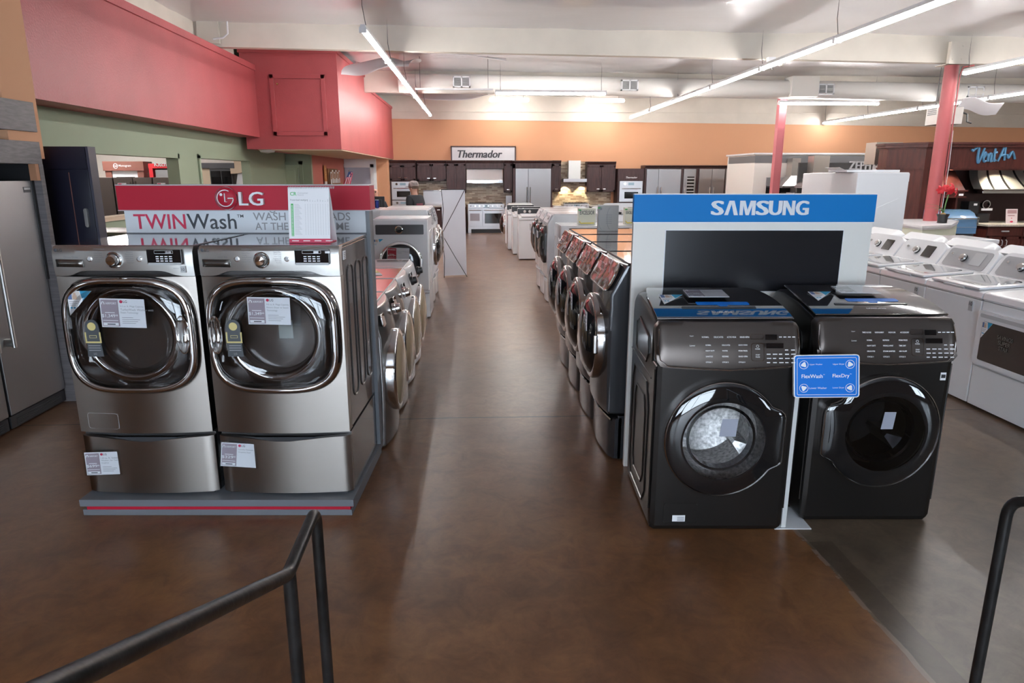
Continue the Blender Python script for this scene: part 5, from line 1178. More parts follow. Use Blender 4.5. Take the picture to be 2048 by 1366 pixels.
# ------------------------------------------------------------------ white and grey hood display wall, far right
t = thing('display_wall', 'white display wall with a dark grey band, beside the walnut surround', 'display wall', (9.1, 18.0, 0), 0)
sub(t, 'panel', OFFW, lambda b: (b.box(-1.9, 2.3, 0, 2.0, 0, 2.06), b.box(-1.9, 2.3, 0, 2.0, 2.06, 2.32)))
sub(t, 'grey_band', mat('band_grey', (.15, .15, .155), .5), lambda b: b.box(-1.905, 2.3, -.008, 1.9, 2.09, 2.27)); sub(t, 'cap', WHITEP, lambda b: b.box(-1.95, 2.32, -.04, 2.02, 2.30, 2.34))
sub(t, 'dark_niche', mat('niche_grey', (.09, .09, .09), .5), lambda b: (b.box(-.35, .12, -.006, .1, .9, 1.98), b.box(.55, 2.3, -.006, .1, .9, 2.04)))
sub(t, 'oven_niche', BLKG, lambda b: b.box(-1.55, -.9, -.01, .1, 1.2, 1.62)); sub(t, 'oven_trim', STEELK, lambda b: (b.box(-1.56, -.85, -.03, 0, 1.52, 1.72), b.box(-1.55, -.9, -.06, -.03, 1.50, 1.53)))
sub(t, 'shelf', WHITEP, lambda b: b.box(-1.0, 2.3, -.35, 0, 1.28, 1.34))
def pyr(label, x, y, z, hw, chim, ch):
    t = thing('range_hood', label, 'range hood', (x, y, z), rad(0), 'pyramid hoods of the hood display')
    sub(t, 'canopy', mat('hood_steel', (.62, .61, .60), .28, 1), lambda b: b.loft([[(-hw, -.25, 0), (hw, -.25, 0), (hw, .25, 0), (-hw, .25, 0)], [(-hw, -.25, .05), (hw, -.25, .05), (hw, .25, .05), (-hw, .25, .05)], [(-chim, -.06, .30), (chim, -.06, .30), (chim, .25, .30), (-chim, .25, .30)]]))
    sub(t, 'chimney', mat('hood_chimney', (.66, .62, .57), .3, .9), lambda b: b.box(-chim, chim, -.06, .25, .30, ch))
pyr('steel pyramid hood nearest the far red column', 8.16, 17.74, 1.46, .40, .11, .74); pyr('larger steel pyramid hood in front of the dark lettered board', 8.12, 16.34, 1.48, .46, .19, .74)
t = thing('wall_sign', 'dark board with white capital lettering above the stacked white dryers', 'sign', (9.15, 16.6, 0), 0)
sub(t, 'board', mat('niche_grey', (.09, .09, .09), .5), lambda b: b.box(-1.42, 1.1, 0, .06, 0, 2.07)); sub(t, 'raised_lettering', WHITEP, lambda b: b.text('ZEPHYR', .22, 1.91, -.001, w=.82, h=.19, bold=.05, align='c', ext=.03))
t = thing('vent_box', 'open steel vent housing beside the mahogany cornice', 'vent box', (8.62, 14.5, 2.0), 0)
sub(t, 'housing', mat('galvanised', (.5, .48, .44), .35, .9), lambda b: (b.box(-.25, .0, 0, .4, 0, .45), b.box(0, .35, .05, .4, 0, .45))); sub(t, 'base_tray', WHITEP, lambda b: b.box(-.05, .35, -.15, .4, -.12, -.02))
sub(t, 'bracket', mat('niche_grey', (.09, .09, .09), .5), lambda b: b.box(-.2, .3, .1, .4, -1.98, -.12))

# ------------------------------------------------------------------ stacked white dryers, carton
def square_dryer(label, loc, rz, h=.86, group='white stacked machines'):
    t = thing('stacked_dryer', label, 'dryer', loc, rz, group)
    sub(t, 'cabinet', WHITE, lambda b: b.box(-.345, .345, 0, .71, .0, h, .015)); sub(t, 'door', WHITE, lambda b: b.prism(rrect(-.24, .24, .10, h - .18, .03), 'y', -.03, .004, .006)); sub(t, 'control_strip', WHITEP, lambda b: b.box(-.33, .33, -.008, .004, h - .12, h - .02, .003)); sub(t, 'door_grip', GREYL, lambda b: b.box(-.225, -.205, -.036, -.028, .35, .5)); return t
d1 = square_dryer('white stacked dryer seen from its plain side, upper one', (5.72, 9.38, .955), rad(90))
dup(d1, (5.70, 9.38, .085), rad(90), 'white washer under the plain-sided stacked dryer'); 
pl_ = thing('plinth', 'low white plinth under the stacked white machines', 'plinth', (5.3, 9.38, 0), 0); sub(pl_, 'block', WHITEP, lambda b: b.box(-.34, .36, -.34, .34, 0, .085))
sub(d1, 'side_emboss', WHITE, lambda b: b.prism([(.12, .02), (.66, .02), (.66, .12), (.4, .40), (.12, .52)], 'x', -.352, -.344))
d2 = square_dryer('white stacked dryer facing the viewer, with a printed label, behind the plain-sided one', (5.61, 10.2, .955), 0)
sticker(d2, -.20, .42, -.031, .2, .18, PAPER, MAUVE, name='energy_label')
dup(d2, (5.61, 10.2, .085), 0, 'white washer under the stacked dryer with the printed label')
d3 = square_dryer('white stacked dryer at the left of the stack, above the blue header', (5.88, 11.0, .95), 0); sub(d3, 'logo_mark', REDM, lambda b: b.box(-.12, -.08, -.012, -.007, .10, .12)); dup(d3, (5.88, 11.0, .09), 0, 'white washer under the left stacked dryer')
pl_ = thing('plinth', 'white plinth under the stacked machines facing the viewer', 'plinth', (5.72, 10.2, 0), 0); sub(pl_, 'block', WHITEP, lambda b: b.box(-.42, .44, .03, 1.5, 0, .085))
t = thing('flat_carton', 'flat white carton lying on top of the stacked white dryers', 'box', (5.3, 9.42, 1.818), 0); sub(t, 'box', WHITEP, lambda b: b.box(-.37, .36, -.25, .25, .0, .03, .003)); sub(t, 'flap', WHITEP, lambda b: b.loft([[(-.37, -.2, .028), (-.37, .2, .028), (-.368, .2, .03), (-.368, -.2, .03)], [(-.45, -.2, .06), (-.45, .2, .06), (-.448, .2, .062), (-.448, -.2, .062)]]))

# ------------------------------------------------------------------ mahogany hood showroom bay
t = thing('hood_showcase', 'mahogany showcase with cornice, blue script lettering and open bays for range hoods', 'showcase', (8.70, 13.4, 0), 0)
def corn(b):
    P = [(8.3 - 8.7, .55), (.05, 0), (6.5, 0), (6.5, .85), (-.4, .85)]
    b.prism(P, 'z', 1.93, 2.28)
    for z0, z1, o in ((2.28, 2.31, .02), (2.31, 2.36, .06), (2.36, 2.40, .09), (1.90, 1.93, .03), (1.875, 1.90, .01)): b.prism([(P[0][0] - o, P[0][1]), (P[1][0] - o * .4, P[1][1] - o), (6.5, -o), (6.5, .85), (P[0][0] - o, .85)], 'z', z0, z1)
sub(t, 'cornice', MAHO, corn)
sub(t, 'side_pillar', MAHO, lambda b: b.prism([(-.4, .55), (.05, 0), (.22, 0), (.22, .85), (-.4, .85)], 'z', 0, 1.875))
sub(t, 'back_panel', mat('mahogany_dark', (.035, .012, .011), .4), lambda b: b.box(.2, 6.5, .72, .85, 0, 1.875))
sub(t, 'divider', MAHO, lambda b: b.box(.86, .90, .1, .75, .86, 1.35))
def script(b):
    b.T = Matrix.Translation((.96, -.02, 1.985)) @ Matrix.Rotation(rad(-4), 4, 'Y')
    K = .36
    strokes = [[(0, .80), (.10, .70), (.22, .80), (.42, .86), (.45, .70), (.42, .35), (.46, .05), (.56, .2), (.72, .6), (.80, .80)], [(.72, .25), (.86, .38), (.90, .52), (.82, .55), (.76, .35), (.82, .10), (.96, .12)], [(1.0, .50), (1.04, .30), (1.04, .08), (1.06, .35), (1.18, .50), (1.24, .35), (1.22, .10), (1.32, .10)], [(1.46, .75), (1.42, .40), (1.42, .12), (1.54, .12)], [(1.34, .48), (1.58, .54)], [(1.66, .05), (1.80, .35), (2.0, .82), (2.06, .86), (2.04, .45), (2.06, .08)], [(1.74, .34), (2.12, .38)], [(2.2, .40), (2.3, .2), (2.5, .5), (2.7, .1)]]
    for s_ in strokes:
        # smooth each pen stroke
        P = []
        for i in range(len(s_) - 1):
            p0, p1, p2, p3 = s_[max(0, i - 1)], s_[i], s_[i + 1], s_[min(len(s_) - 1, i + 2)]
            for k in range(5):
                q = k / 5; P.append(tuple(.5 * ((2 * p1[j]) + (-p0[j] + p2[j]) * q + (2 * p0[j] - 5 * p1[j] + 4 * p2[j] - p3[j]) * q * q + (-p0[j] + 3 * p1[j] - 3 * p2[j] + p3[j]) * q ** 3) for j in (0, 1)))
        P.append(s_[-1]); b.tube([(x * K * .92, 0, z * K) for x, z in P], [.014 + .012 * math.sin(pi * min(1, .15 + .7 * i / len(P))) for i in range(len(P))], 8)
sub(t, 'script_lettering', mat('script_blue', (.10, .26, .42), .35, .3), script)
# hoods in the bays
t = thing('range_hood', 'mahogany panelled range hood behind the red amaryllis', 'range hood', (9.28, 13.45, 1.34), 0)
sub(t, 'canopy', MAHO, lambda b: (b.loft([[(-.30, .0, .14), (.42, .0, .14), (.42, .6, .14), (-.30, .6, .14)], [(-.24, .3, .55), (.32, .3, .55), (.32, .6, .55), (-.24, .6, .55)]]),)); sub(t, 'rim', MAHO, lambda b: (b.box(-.31, .45, -.03, .6, .12, .15), b.box(-.28, .40, .0, .6, .02, .12), b.box(-.32, .44, -.03, .6, .0, .025))); sub(t, 'batten', MAHO, lambda b: b.loft([[(.04, -.008, .15), (.06, -.008, .15), (.06, .02, .15), (.04, .02, .15)], [(.04, .285, .55), (.06, .285, .55), (.06, .31, .55), (.04, .31, .55)]]))
sub(t, 'tag', PAPER, lambda b: b.box(.27, .36, -.035, -.03, .04, .08))
t = thing('range_hood', 'curved brushed steel range hood with dark straps in the mahogany showcase', 'range hood', (10.50, 13.45, 1.42), 0)
def curve(u): return (.0 + .34 * (1 - (1 - u) ** 1.7), .09 + .43 * u)
sub(t, 'canopy', mat('satin_steel', (.66, .64, .58), .45, .85), lambda b: b.surf(10, 12, lambda u, v: ((u - .4) * 1.15 * (1 - .22 * v), curve(v)[0], curve(v)[1]), (0, .25, 0)), 60)
for x in (-.22, .10, .45): sub(t, 'strap', mat('strap_black', (.02, .02, .022), .3, .6), lambda b: b.surf(1, 12, lambda u, v: ((x + (u - .5) * .05) * (1 - .22 * v), curve(v)[0] - .006, curve(v)[1]), (0, .004, 0)))
sub(t, 'rim', CHROME, lambda b: (b.box(-.47, .70, -.03, .6, .0, .09, .01), b.cyl((-.47, -.04, .06), (.7, -.04, .06), .014, n=10)))
t = thing('barbecue_hood', 'sky blue rounded hood on a stand behind the potted amaryllis', 'hood', (9.18, 12.85, 0), 0)
SKYB = mat('sky_blue_enamel', (.13, .27, .47), .25, coat=.6)
sub(t, 'shell', SKYB, lambda b: b.prism([(0, .68), (0, .86), (.03, .97), (.12, 1.07), (.26, 1.12), (.52, 1.12), (.52, .68)], 'x', -.34, .42, .01))
sub(t, 'rail', CHROME, lambda b: (b.box(-.34, .42, -.02, .01, .955, .975), b.box(.39, .43, -.02, .03, .85, 1.0, .004))); sub(t, 'stand', DGREY, lambda b: b.box(-.30, .45, .1, .5, 0, .68)); sub(t, 'seam', GREYL, lambda b: b.box(-.34, .42, -.004, .002, .80, .806))
# base cabinets with drawers, worktop, things on it
GM = 'mahogany base cabinets of the hood showcase'
def maho_base(label, x):
    t = thing('base_cabinet', label, 'cabinet', (x, 13.05, 0), 0, GM)
    sub(t, 'carcass', MAHO, lambda b: b.box(-.36, .36, .02, 1.0, .08, .80)); sub(t, 'kick', BLKP, lambda b: b.box(-.34, .34, .08, .9, 0, .08))
    d = sub(t, 'drawer', MAHO, lambda b: b.box(-.35, .35, 0, .02, .62, .785, .004)); sub(d, 'handle', GREYL, lambda b: b.box(-.075, .075, -.03, 0, .695, .72, .006))
    for q in (-1, 1):
        d = sub(t, 'door', MAHO, lambda b: shaker(b, min(q * .005, q * .35), max(q * .005, q * .35), .10, .605, .02, .05)); sub(d, 'handle', GREYL, lambda b: b.tube([(q * .045, -.01, .42), (q * .045, -.045, .44), (q * .045, -.045, .52), (q * .045, -.01, .54)], .008, 8))
    return t
m1 = maho_base('mahogany base cabinet with drawer, right of the sky blue hood', 10.33); dup(m1, (11.06, 13.05, 0), 0, 'mahogany base cabinet with drawer, second from the sky blue hood'); dup(m1, (11.79, 13.05, 0), 0, 'mahogany base cabinet with drawer at the right edge of the photo')
t = thing('worktop', 'stone worktop on the mahogany base cabinets', 'worktop', (9.93, 13.0, .802), 0); sub(t, 'slab', COUNTER, lambda b: b.box(0, 2.3, 0, 1.1, 0, .04, .004))
t = thing('sign_holder', 'small white brochure stand with reddish print on the mahogany worktop', 'sign stand', (10.56, 13.2, .843), 0)
SL = Matrix.Rotation(rad(-10), 4, 'X')
def bro(b):
    b.T = SL; b.mi = 0; b.box(-.12, .12, 0, .004, 0, .29); b.mi = 1; b.box(-.09, .10, -.001, 0, .20, .27); b.box(-.08, .06, -.001, 0, .15, .17); b.mi = 2; b.ball((.0, 0, .04), (.035, .002, .016), 10); b.ball((0, 0, .11), (.015, .002, .008), 8)
sub(t, 'sheet', [mat('pink_paper', (.78, .66, .66), .5), mat('print_rose', (.5, .30, .30), .5), REDM], bro); sub(t, 'foot', PAPER, lambda b: b.box(-.11, .11, .0, .10, 0, .006))
t = thing('vent_blower', 'black blower unit with round outlet on the mahogany worktop', 'blower', (10.12, 13.62, .843), 0)
sub(t, 'housing', BLKP, lambda b: (b.box(-.22, .0, -.05, .2, 0, .42, .01), b.box(-.05, .25, -.05, .2, .0, .18, .01))); sub(t, 'outlet', CHROME, lambda b: b.lathe([(.09, 0), (.085, -.06), (.07, -.06), (.065, 0)], (.14, .0, .36), 'y', 24)); sub(t, 'label', PAPER, lambda b: (b.box(.05, .28, -.06, -.05, .24, .285), b.box(-.12, -.05, -.056, -.05, .34, .38)))
t = thing('wall_plate', 'white notice plate fixed to the mahogany side pillar', 'notice', (8.50, 13.655, 1.34), rad(-50.7)); sub(t, 'plate', [PAPER, INKG], lambda b: (setattr(b, 'mi', 0), b.box(-.06, .06, -.02, -.008, 0, .16), setattr(b, 'mi', 1), b.box(-.015, .015, -.022, -.02, .03, .06)))

# pale green planter wall, red columns
b = MB(); PL = [(7.45, 11.75), (7.42, 11.18), (8.08, 11.45), (8.95, 12.5), (8.95, 12.95), (8.0, 12.95)]
b.prism(PL, 'z', 0, .90); o = struct(b.build('wall_low', SAGEL), 'pale green planter wall with a white cap')
def capw(b):
    cx, cy = 8.2, 12.1; b.prism([(cx + (x - cx) * 1.05, cy + (y - cy) * 1.05) for x, y in PL], 'z', .92, .955); b.prism([(cx + (x - cx) * 1.025, cy + (y - cy) * 1.025) for x, y in PL], 'z', .89, .922)
sub(o, 'cap', WHITEP, capw)
COLR = mat('red_column_paint', (.42, .095, .10), .45)
def column(label, x, y, z0, z1, r, square=False):
    t = thing('column', label, 'column', (x, y, 0), 0)
    if square: sub(t, 'shaft', mat('rose_column_paint', (.58, .17, .19), .5), lambda b: (b.box(-r, r, -r, r, z0, z1), b.box(-r - .012, -r, -r - .01, r, z0, z1), b.box(r, r + .012, -r - .01, r, z0, z1)))
    else:
        sub(t, 'shaft', COLR, lambda b: b.cyl((0, 0, z0), (0, 0, z1), r, n=32)); sub(t, 'conduit', COLR, lambda b: b.tube([(r + .02, -.05, z0), (r + .02, -.05, z1 - .15), (r + .06, -.05, z1 - .03), (r + .25, -.05, z1)], .012, 8)); sub(t, 'cable', WHITEP, lambda b: b.tube([(r + .03, -.07, z0 + .0), (r + .045, -.075, z0 + 1.0), (r + .03, -.07, z0 + 1.6)], .005, 6))
        sub(t, 'cap_plate', CREAM, lambda b: (b.box(-.20, .22, -.17, .17, z1, z1 + .012), b.box(-.20, .22, -.20, -.12, z1, z1 + .36))); sub(t, 'bolt', CREAM, lambda b: [b.cyl((x_, -.21, z1 + z_), (x_, -.20, z1 + z_), .018, n=8) for x_ in (-.14, .16, .02) for z_ in (.08, .29)])
    return t
column('round red column rising from the pale green planter wall', 8.38, 12.45, .955, 3.655, .115)
column('slim square red column near the steel pyramid hoods', 7.46, 17.26, 0, 3.66, .078, True)
# amaryllis
t = thing('potted_amaryllis', 'red flowering amaryllis in a black pot on the planter wall', 'plant', (8.20, 11.85, .957), 0)
sub(t, 'pot', BLKP, lambda b: b.lathe([(.001, 0), (.07, 0), (.085, .01), (.075, .012), (.08, .10), (.105, .155), (.10, .155), (.07, .12), (.001, .12)], (0, 0, 0), 'z', 28)); sub(t, 'bulb', mat('bulb_brown', (.42, .26, .10), .6), lambda b: b.ball((0, 0, .145), (.045, .045, .035), 14))
LEAF = mat('leaf_green', (.10, .22, .07), .45)
sub(t, 'stem', LEAF, lambda b: b.tube([(0, 0, .15), (.02, 0, .35), (.06, 0, .55)], .010, 8))
def leaf(b, a, L, bend):
    c, s_ = cos(a), sin(a)
    b.surf(2, 12, lambda u, v: (c * (bend * v * v * L) - s_ * (u - .5) * .05 * sin(pi * min(1, v * .9 + .1)), s_ * (bend * v * v * L) + c * (u - .5) * .05 * sin(pi * min(1, v * .9 + .1)), .15 + L * (v - .55 * v * v * bend)), (.002, .002, .002))
for a, L, bd in ((2.9, .34, .9), (2.2, .26, 1.1), (3.6, .22, 1.2)): sub(t, 'leaf', LEAF, lambda b: leaf(b, a, L, bd))
PET = mat('petal_red', (.55, .018, .03), .45)
for k, (fx, fz, fa) in enumerate(((-.10, .57, 200), (.0, .60, 90), (.09, .62, 50), (.16, .53, -10), (.05, .55, 270))):
    def fl(b):
        d = Vector((cos(rad(fa)) * .6, -.6, sin(rad(fa)) * .35)).normalized(); x = d.cross(Vector((0, 0, 1))).normalized(); y = x.cross(d)
        for i in range(6):
            q = 2 * pi * i / 6; o = x * cos(q) + y * sin(q); p = x * -sin(q) + y * cos(q); c0 = Vector((fx, -.01 * k, fz))
            b.surf(2, 6, lambda u, v: tuple(c0 + d * (.05 * v - .03 * v * v * 2) + o * (.085 * v) + p * ((u - .5) * .055 * sin(pi * (.12 + .8 * v)))), tuple(d * -.002))
    sub(t, 'flower', PET, fl, 80)
# ------------------------------------------------------------------ round duct, vents, heater, hanging film
t = thing('air_duct', 'long round white air duct running across under the ceiling', 'duct', (4.2, 16.95, 3.80), rad(-.6))
sub(t, 'pipe', mat('duct_white', (.74, .72, .68), .5, bump=(2.2, .15), stretch=(6, .1, .1)), lambda b: b.tube([(x, 0, -.012 * x) for x in range(-6, 13)], .21, 28), 60)
sub(t, 'branch_box', mat('duct_white', (.74, .72, .68), .5), lambda b: b.box(3.2, 3.85, -.28, .2, -.22, .24, .01))
VX = [(-.34, 3.86), (3.56, 3.81), (8.24, 3.75), (11.9, 3.71)]
for i, (x, z) in enumerate(VX):
    t = thing('air_vent', 'white louvred air vent on the round duct, %s' % ('nearest the red bulkhead', 'above the aisle end', 'right of the boxed branch', 'behind the near red column')[i], 'vent', (x, 16.70, z), 0, 'air vents on the round duct')
    sub(t, 'frame', WHITEP, lambda b: (b.box(-.20, .20, -.04, .06, -.12, -.09), b.box(-.20, .20, -.04, .06, .09, .12), b.box(-.20, -.17, -.04, .06, -.12, .12), b.box(.17, .20, -.04, .06, -.12, .12), b.box(-.015, .015, -.04, .06, -.12, .12)))
    sub(t, 'louvre', mat('louvre_grey', (.42, .42, .42), .5), lambda b: (b.box(-.18, .18, .0, .02, -.1, .1), [b.box(-.175, .175, -.035, .0, -.085 + .022 * k, -.080 + .022 * k) for k in range(8)]))
t = thing('unit_heater', 'white hanging unit heater with louvres right of the near red column', 'heater', (9.75, 14.3, 2.80), rad(-8))
sub(t, 'case', OFFW, lambda b: b.box(-.26, .24, 0, .5, 0, .34, .01)); sub(t, 'louvre', DGREY, lambda b: [b.box(-.262, -.256, .06, .44, .20 + .035 * k, .222 + .035 * k) for k in range(4)]); sub(t, 'hanger', CHAIN, lambda b: b.cyl((-.2, .25, .34), (-.2, .25, 1.34), .008, n=6)); sub(t, 'hanger', CHAIN, lambda b: b.cyl((.2, .25, .34), (.2, .25, 1.34), .008, n=6)); sub(t, 'valve', CHAIN, lambda b: b.tube([(.24, .1, .25), (.34, .05, .2), (.33, .0, .05), (.42, .0, .02)], .018, 8))
def hanging(label, pts, loc, name='torn_film'):
    t = thing(name, label, 'plastic film', loc, 0, 'torn pieces of ceiling film')
    sub(t, 'sheet', FILM, lambda b: b.surf(14, 10, pts, (0, 0, .006)), 80); return t
hanging('torn ceiling film hanging beside the red bulkhead', lambda u, v: (-2.5 + 1.3 * u + .1 * sin(5 * v), 15.0 - .9 * v + .1 * sin(9 * u), 4.04 - .42 * v * v * (1 - .5 * u) - .04 * sin(8 * u + 5 * v)), (0, 0, 0))
hanging('torn ceiling film drooping above the framed wall sign', lambda u, v: (-2.2 + 3.2 * u, 19.6 + .8 * v, 4.02 - .30 * sin(pi * min(1, u * 1.15)) * (1 - v) - .03 * sin(11 * u)), (0, 0, 0))
hanging('loose flap of ceiling film over the twin-tube lights', lambda u, v: (-.9 + 1.5 * u, 14.4 + .5 * v, 4.10 - .14 * u * u * (1 - v) - .02 * sin(9 * v)), (0, 0, 0))
hanging('loose scrap of film hanging by the unit heater', lambda u, v: (10.1 + .9 * u, 14.5 + .2 * v, 3.32 - .22 * v - .1 * u * u + .04 * sin(7 * u)), (0, 0, 0))
t = thing('cable_drop', 'junction box with loose black wires under the long beam', 'junction box', (4.98, 12.1, 3.66), 0)
sub(t, 'box', WHITEP, lambda b: b.box(-.06, .06, -.04, .06, -.02, .05)); sub(t, 'wire', BLKP, lambda b: b.tube([(-.05, 0, -.02), (-.25, 0, -.16)], .008, 6)); sub(t, 'wire', BLKP, lambda b: b.tube([(0, 0, -.02), (.03, 0, -.14)], .008, 6)); sub(t, 'plug', CREAM, lambda b: b.ball((.16, 0, -.06), (.06, .03, .03), 10)); sub(t, 'lead', WHITEP, lambda b: b.tube([(.02, 0, .0), (.1, 0, -.03), (.16, 0, -.05)], .006, 6))
t = thing('wall_conduit', 'grey cable loop on the cream strip above the long red soffit', 'cable', (-4.58, 9.0, 3.8), 0); sub(t, 'cable', CHAIN, lambda b: b.tube([(.02, 1.0 + .5 * cos(a), .02 + .26 * sin(a)) for a in [rad(q) for q in range(0, 181, 15)]], .008, 6))
t = thing('beam_conduit', 'short white conduit and plate at the left end of the long beam', 'conduit', (-4.15, 12.12, 3.8), 0); sub(t, 'pipe', WHITEP, lambda b: b.tube([(-.1, 0, .12), (.06, 0, .14), (.14, 0, .2), (.15, 0, .48)], .016, 8)); sub(t, 'plate', CREAM, lambda b: b.box(-.35, .0, -.0, .04, .05, .45, .004))

# ------------------------------------------------------------------ banner stand
t = thing('banner_stand', 'blank white banner seen from behind with crossed black rods, left of the aisle', 'banner', (-.43, 12.27, 0), rad(14))
sub(t, 'banner', mat('banner_white', (.76, .76, .82), .6), lambda b: b.surf(8, 12, lambda u, v: ((u - .5) * .42 * (1 + .0 * v), .02 * sin(pi * u) - .05 + .05 * v, .03 + 1.50 * v), (0, .004, 0)))
for q, z in ((-1, 1.535), (1, 1.535), (-1, .0), (1, .0)): sub(t, 'rod', BLKP, lambda b: b.tube([(-.25, -.16, .78), (q * .10 - .10, -.10, .78 + (z - .78) * .55), (q * .21, -.075 if z < 1 else .0, z)], .006, 8))
sub(t, 'rod_joint', BLKP, lambda b: b.ball((-.25, -.16, .78), .016, 10)); sub(t, 'top_rod', BLKP, lambda b: b.cyl((-.215, .0, 1.535), (.215, .0, 1.535), .006, n=8)); sub(t, 'rear_leg', BLKP, lambda b: b.tube([(-.25, -.16, .78), (-.42, -.2, 0)], .006, 8))

# ------------------------------------------------------------------ people at the sales desk
SKIN = mat('skin', (.52, .28, .20), .5); SHIRT = mat('black_tshirt', (.018, .019, .024), .8); JEAN = mat('dark_jeans', (.03, .04, .07), .8)
def skinmesh(name, pts, edges, m, parent, lev=2):
    me = bpy.data.meshes.new(name); me.from_pydata([p[:3] for p in pts], edges, []); me.materials.append(m)
    o = bpy.data.objects.new(name, me); COL.objects.link(o); o.parent = parent
    sk = o.modifiers.new('skin', 'SKIN'); sk.use_smooth_shade = True
    for i, d in enumerate(me.skin_vertices[0].data): r = pts[i][3]; d.radius = (r, r) if not isinstance(r, tuple) else r; d.use_root = (i == 0)
    ss = o.modifiers.new('sub', 'SUBSURF'); ss.levels = lev; ss.render_levels = lev
    dg = bpy.context.evaluated_depsgraph_get(); ev = bpy.data.meshes.new_from_object(o.evaluated_get(dg)); o.modifiers.clear(); o.data = ev; ev.name = name
    ev.shade_smooth(); return o
def person(label, loc, rz, s_, seated=False, arm=((.24, .04, 1.12), (.25, -.18, 1.02), (.22, -.30, 1.04))):
    t = thing('person', label, 'person', loc, rz)
    P = []; E = []
    def a(x, y, z, r, par=None): P.append((x * s_, y * s_, z * s_, (r[0] * s_, r[1] * s_) if isinstance(r, tuple) else r * s_)); (E.append((par, len(P) - 1)) if par is not None else None); return len(P) - 1
    dz = -.42 if seated else 0
    pel = a(0, 0, .95 + dz, (.15, .11)); sp = a(0, .01, 1.12 + dz, (.135, .10), pel); ch = a(0, .0, 1.32 + dz, (.15, .11), sp); nb = a(0, .0, 1.46 + dz, .066, ch); nk = a(0, -.012, 1.51 + dz, .062, nb); hd = a(0, -.02, 1.55 + dz, (.068, .078), nk); h2 = a(0, -.025, 1.63 + dz, (.078, .095), hd); a(0, -.015, 1.695 + dz, (.064, .078), h2)
    for q in (-1, 1):
        sh = a(q * .17, .01, 1.41 + dz, .062, ch); el = a(q * arm[0][0], arm[0][1], arm[0][2] + dz, .043, sh); wr = a(q * arm[1][0], arm[1][1], arm[1][2] + dz, .028, el); pm = a(q * (arm[1][0] + arm[2][0]) / 2, (arm[1][1] + arm[2][1]) / 2 - .01, (arm[1][2] + arm[2][2]) / 2 + dz, (.036, .018), wr)
        d = Vector(arm[2]) - Vector(arm[1]); d.normalize(); sd = Vector((1, 0, 0)) * q
        for k, L in enumerate((.07, .08, .075, .06)):
            o = sd * (.027 - .018 * k); b0 = Vector(((arm[1][0] + arm[2][0]) / 2 * q, (arm[1][1] + arm[2][1]) / 2, (arm[1][2] + arm[2][2]) / 2)) + d * .045 + o
            f1 = a(*(b0 + Vector((0, 0, dz))), .009, pm); f2 = a(*(b0 + Vector((d.x * q, d.y, d.z)) * L * .5 + Vector((0, 0, dz - .004))), .008, f1); a(*(b0 + Vector((d.x * q, d.y, d.z)) * L + Vector((0, 0, dz - .016))), .007, f2)
        tb = a(q * (arm[1][0] - .035), (arm[1][1] + arm[2][1]) / 2, (arm[1][2] + arm[2][2]) / 2 + .005 + dz, .010, pm); a(q * (arm[1][0] - .05), arm[2][1] + .02, arm[2][2] + .005 + dz, .008, tb)
        hp = a(q * .095, 0, .90 + dz, .085, pel)
        if seated: kn = a(q * .11, -.42, .50, .06, hp); an = a(q * .11, -.40, .10, .042, kn); a(q * .12, -.54, .04, .036, an)
        else: kn = a(q * .10, -.015, .49, .058, hp); an = a(q * .10, .02, .10, .042, kn); a(q * .11, -.13, .04, .036, an)
    body = skinmesh('body', P, E, SKIN, t)
    H = Vector((0, -.022, 1.625 + dz)) * s_
    # face: nose, brows, eyes, mouth, ears are modelled on one child mesh of the head
    def face(b):
        b.mi = 0; b.ball(H + Vector((0, -.098, -.012)) * s_, (.012 * s_, .02 * s_, .022 * s_), 10)
        for q in (-1, 1): b.mi = 0; b.ball(H + Vector((q * .078, .012, -.01)) * s_, (.010 * s_, .022 * s_, .034 * s_), 10); b.mi = 1; b.ball(H + Vector((q * .030, -.083, .012)) * s_, .011 * s_, 8); b.mi = 2; b.box(*(sorted((q * .014 * s_, q * .048 * s_)) + [H.y - .092 * s_, H.y - .078 * s_, H.z + .026 * s_, H.z + .034 * s_]))
        b.mi = 3; b.ball(H + Vector((0, -.085, -.052)) * s_, (.024 * s_, .010 * s_, .007 * s_), 8)
    sub(body, 'face', [SKIN, BLKP, mat('brow_brown', (.08, .05, .035), .8), mat('lip', (.38, .14, .12), .5)], face)
    # clothes
    Q = [(0, 0, .93 + dz, (.165, .125)), (0, .01, 1.12 + dz, (.155, .12)), (0, 0, 1.32 + dz, (.168, .128)), (0, -.004, 1.475 + dz, .072)]; F = [(0, 1), (1, 2), (2, 3)]
    for q in (-1, 1):
        n = len(Q); m_ = tuple((Vector((q * .17, .01, 1.41)) * .45 + Vector((q * arm[0][0], arm[0][1], arm[0][2])) * .55)); Q += [(q * .172, .01, 1.41 + dz, .078), (m_[0], m_[1], m_[2] + dz, .066)]; F += [(2, n), (n, n + 1)]
    skinmesh('tshirt', [(x * s_, y * s_, z * s_, (r[0] * s_, r[1] * s_) if isinstance(r, tuple) else r * s_) for x, y, z, r in Q], F, SHIRT, t)
    Q = [(0, 0, .93 + dz, (.165, .125))]; F = []
    for q in (-1, 1):
        n = len(Q)
        Q += [(q * .095, 0, .86 + dz, .10), (q * .11, -.42, .50, .072), (q * .11, -.40, .13, .06)] if seated else [(q * .097, 0, .86, .10), (q * .10, -.015, .49, .072), (q * .10, .02, .10, .058)]; F += [(0, n), (n, n + 1), (n + 1, n + 2)]
    skinmesh('trousers', [(x * s_, y * s_, z * s_, (r[0] * s_, r[1] * s_) if isinstance(r, tuple) else r * s_) for x, y, z, r in Q], F, JEAN, t)
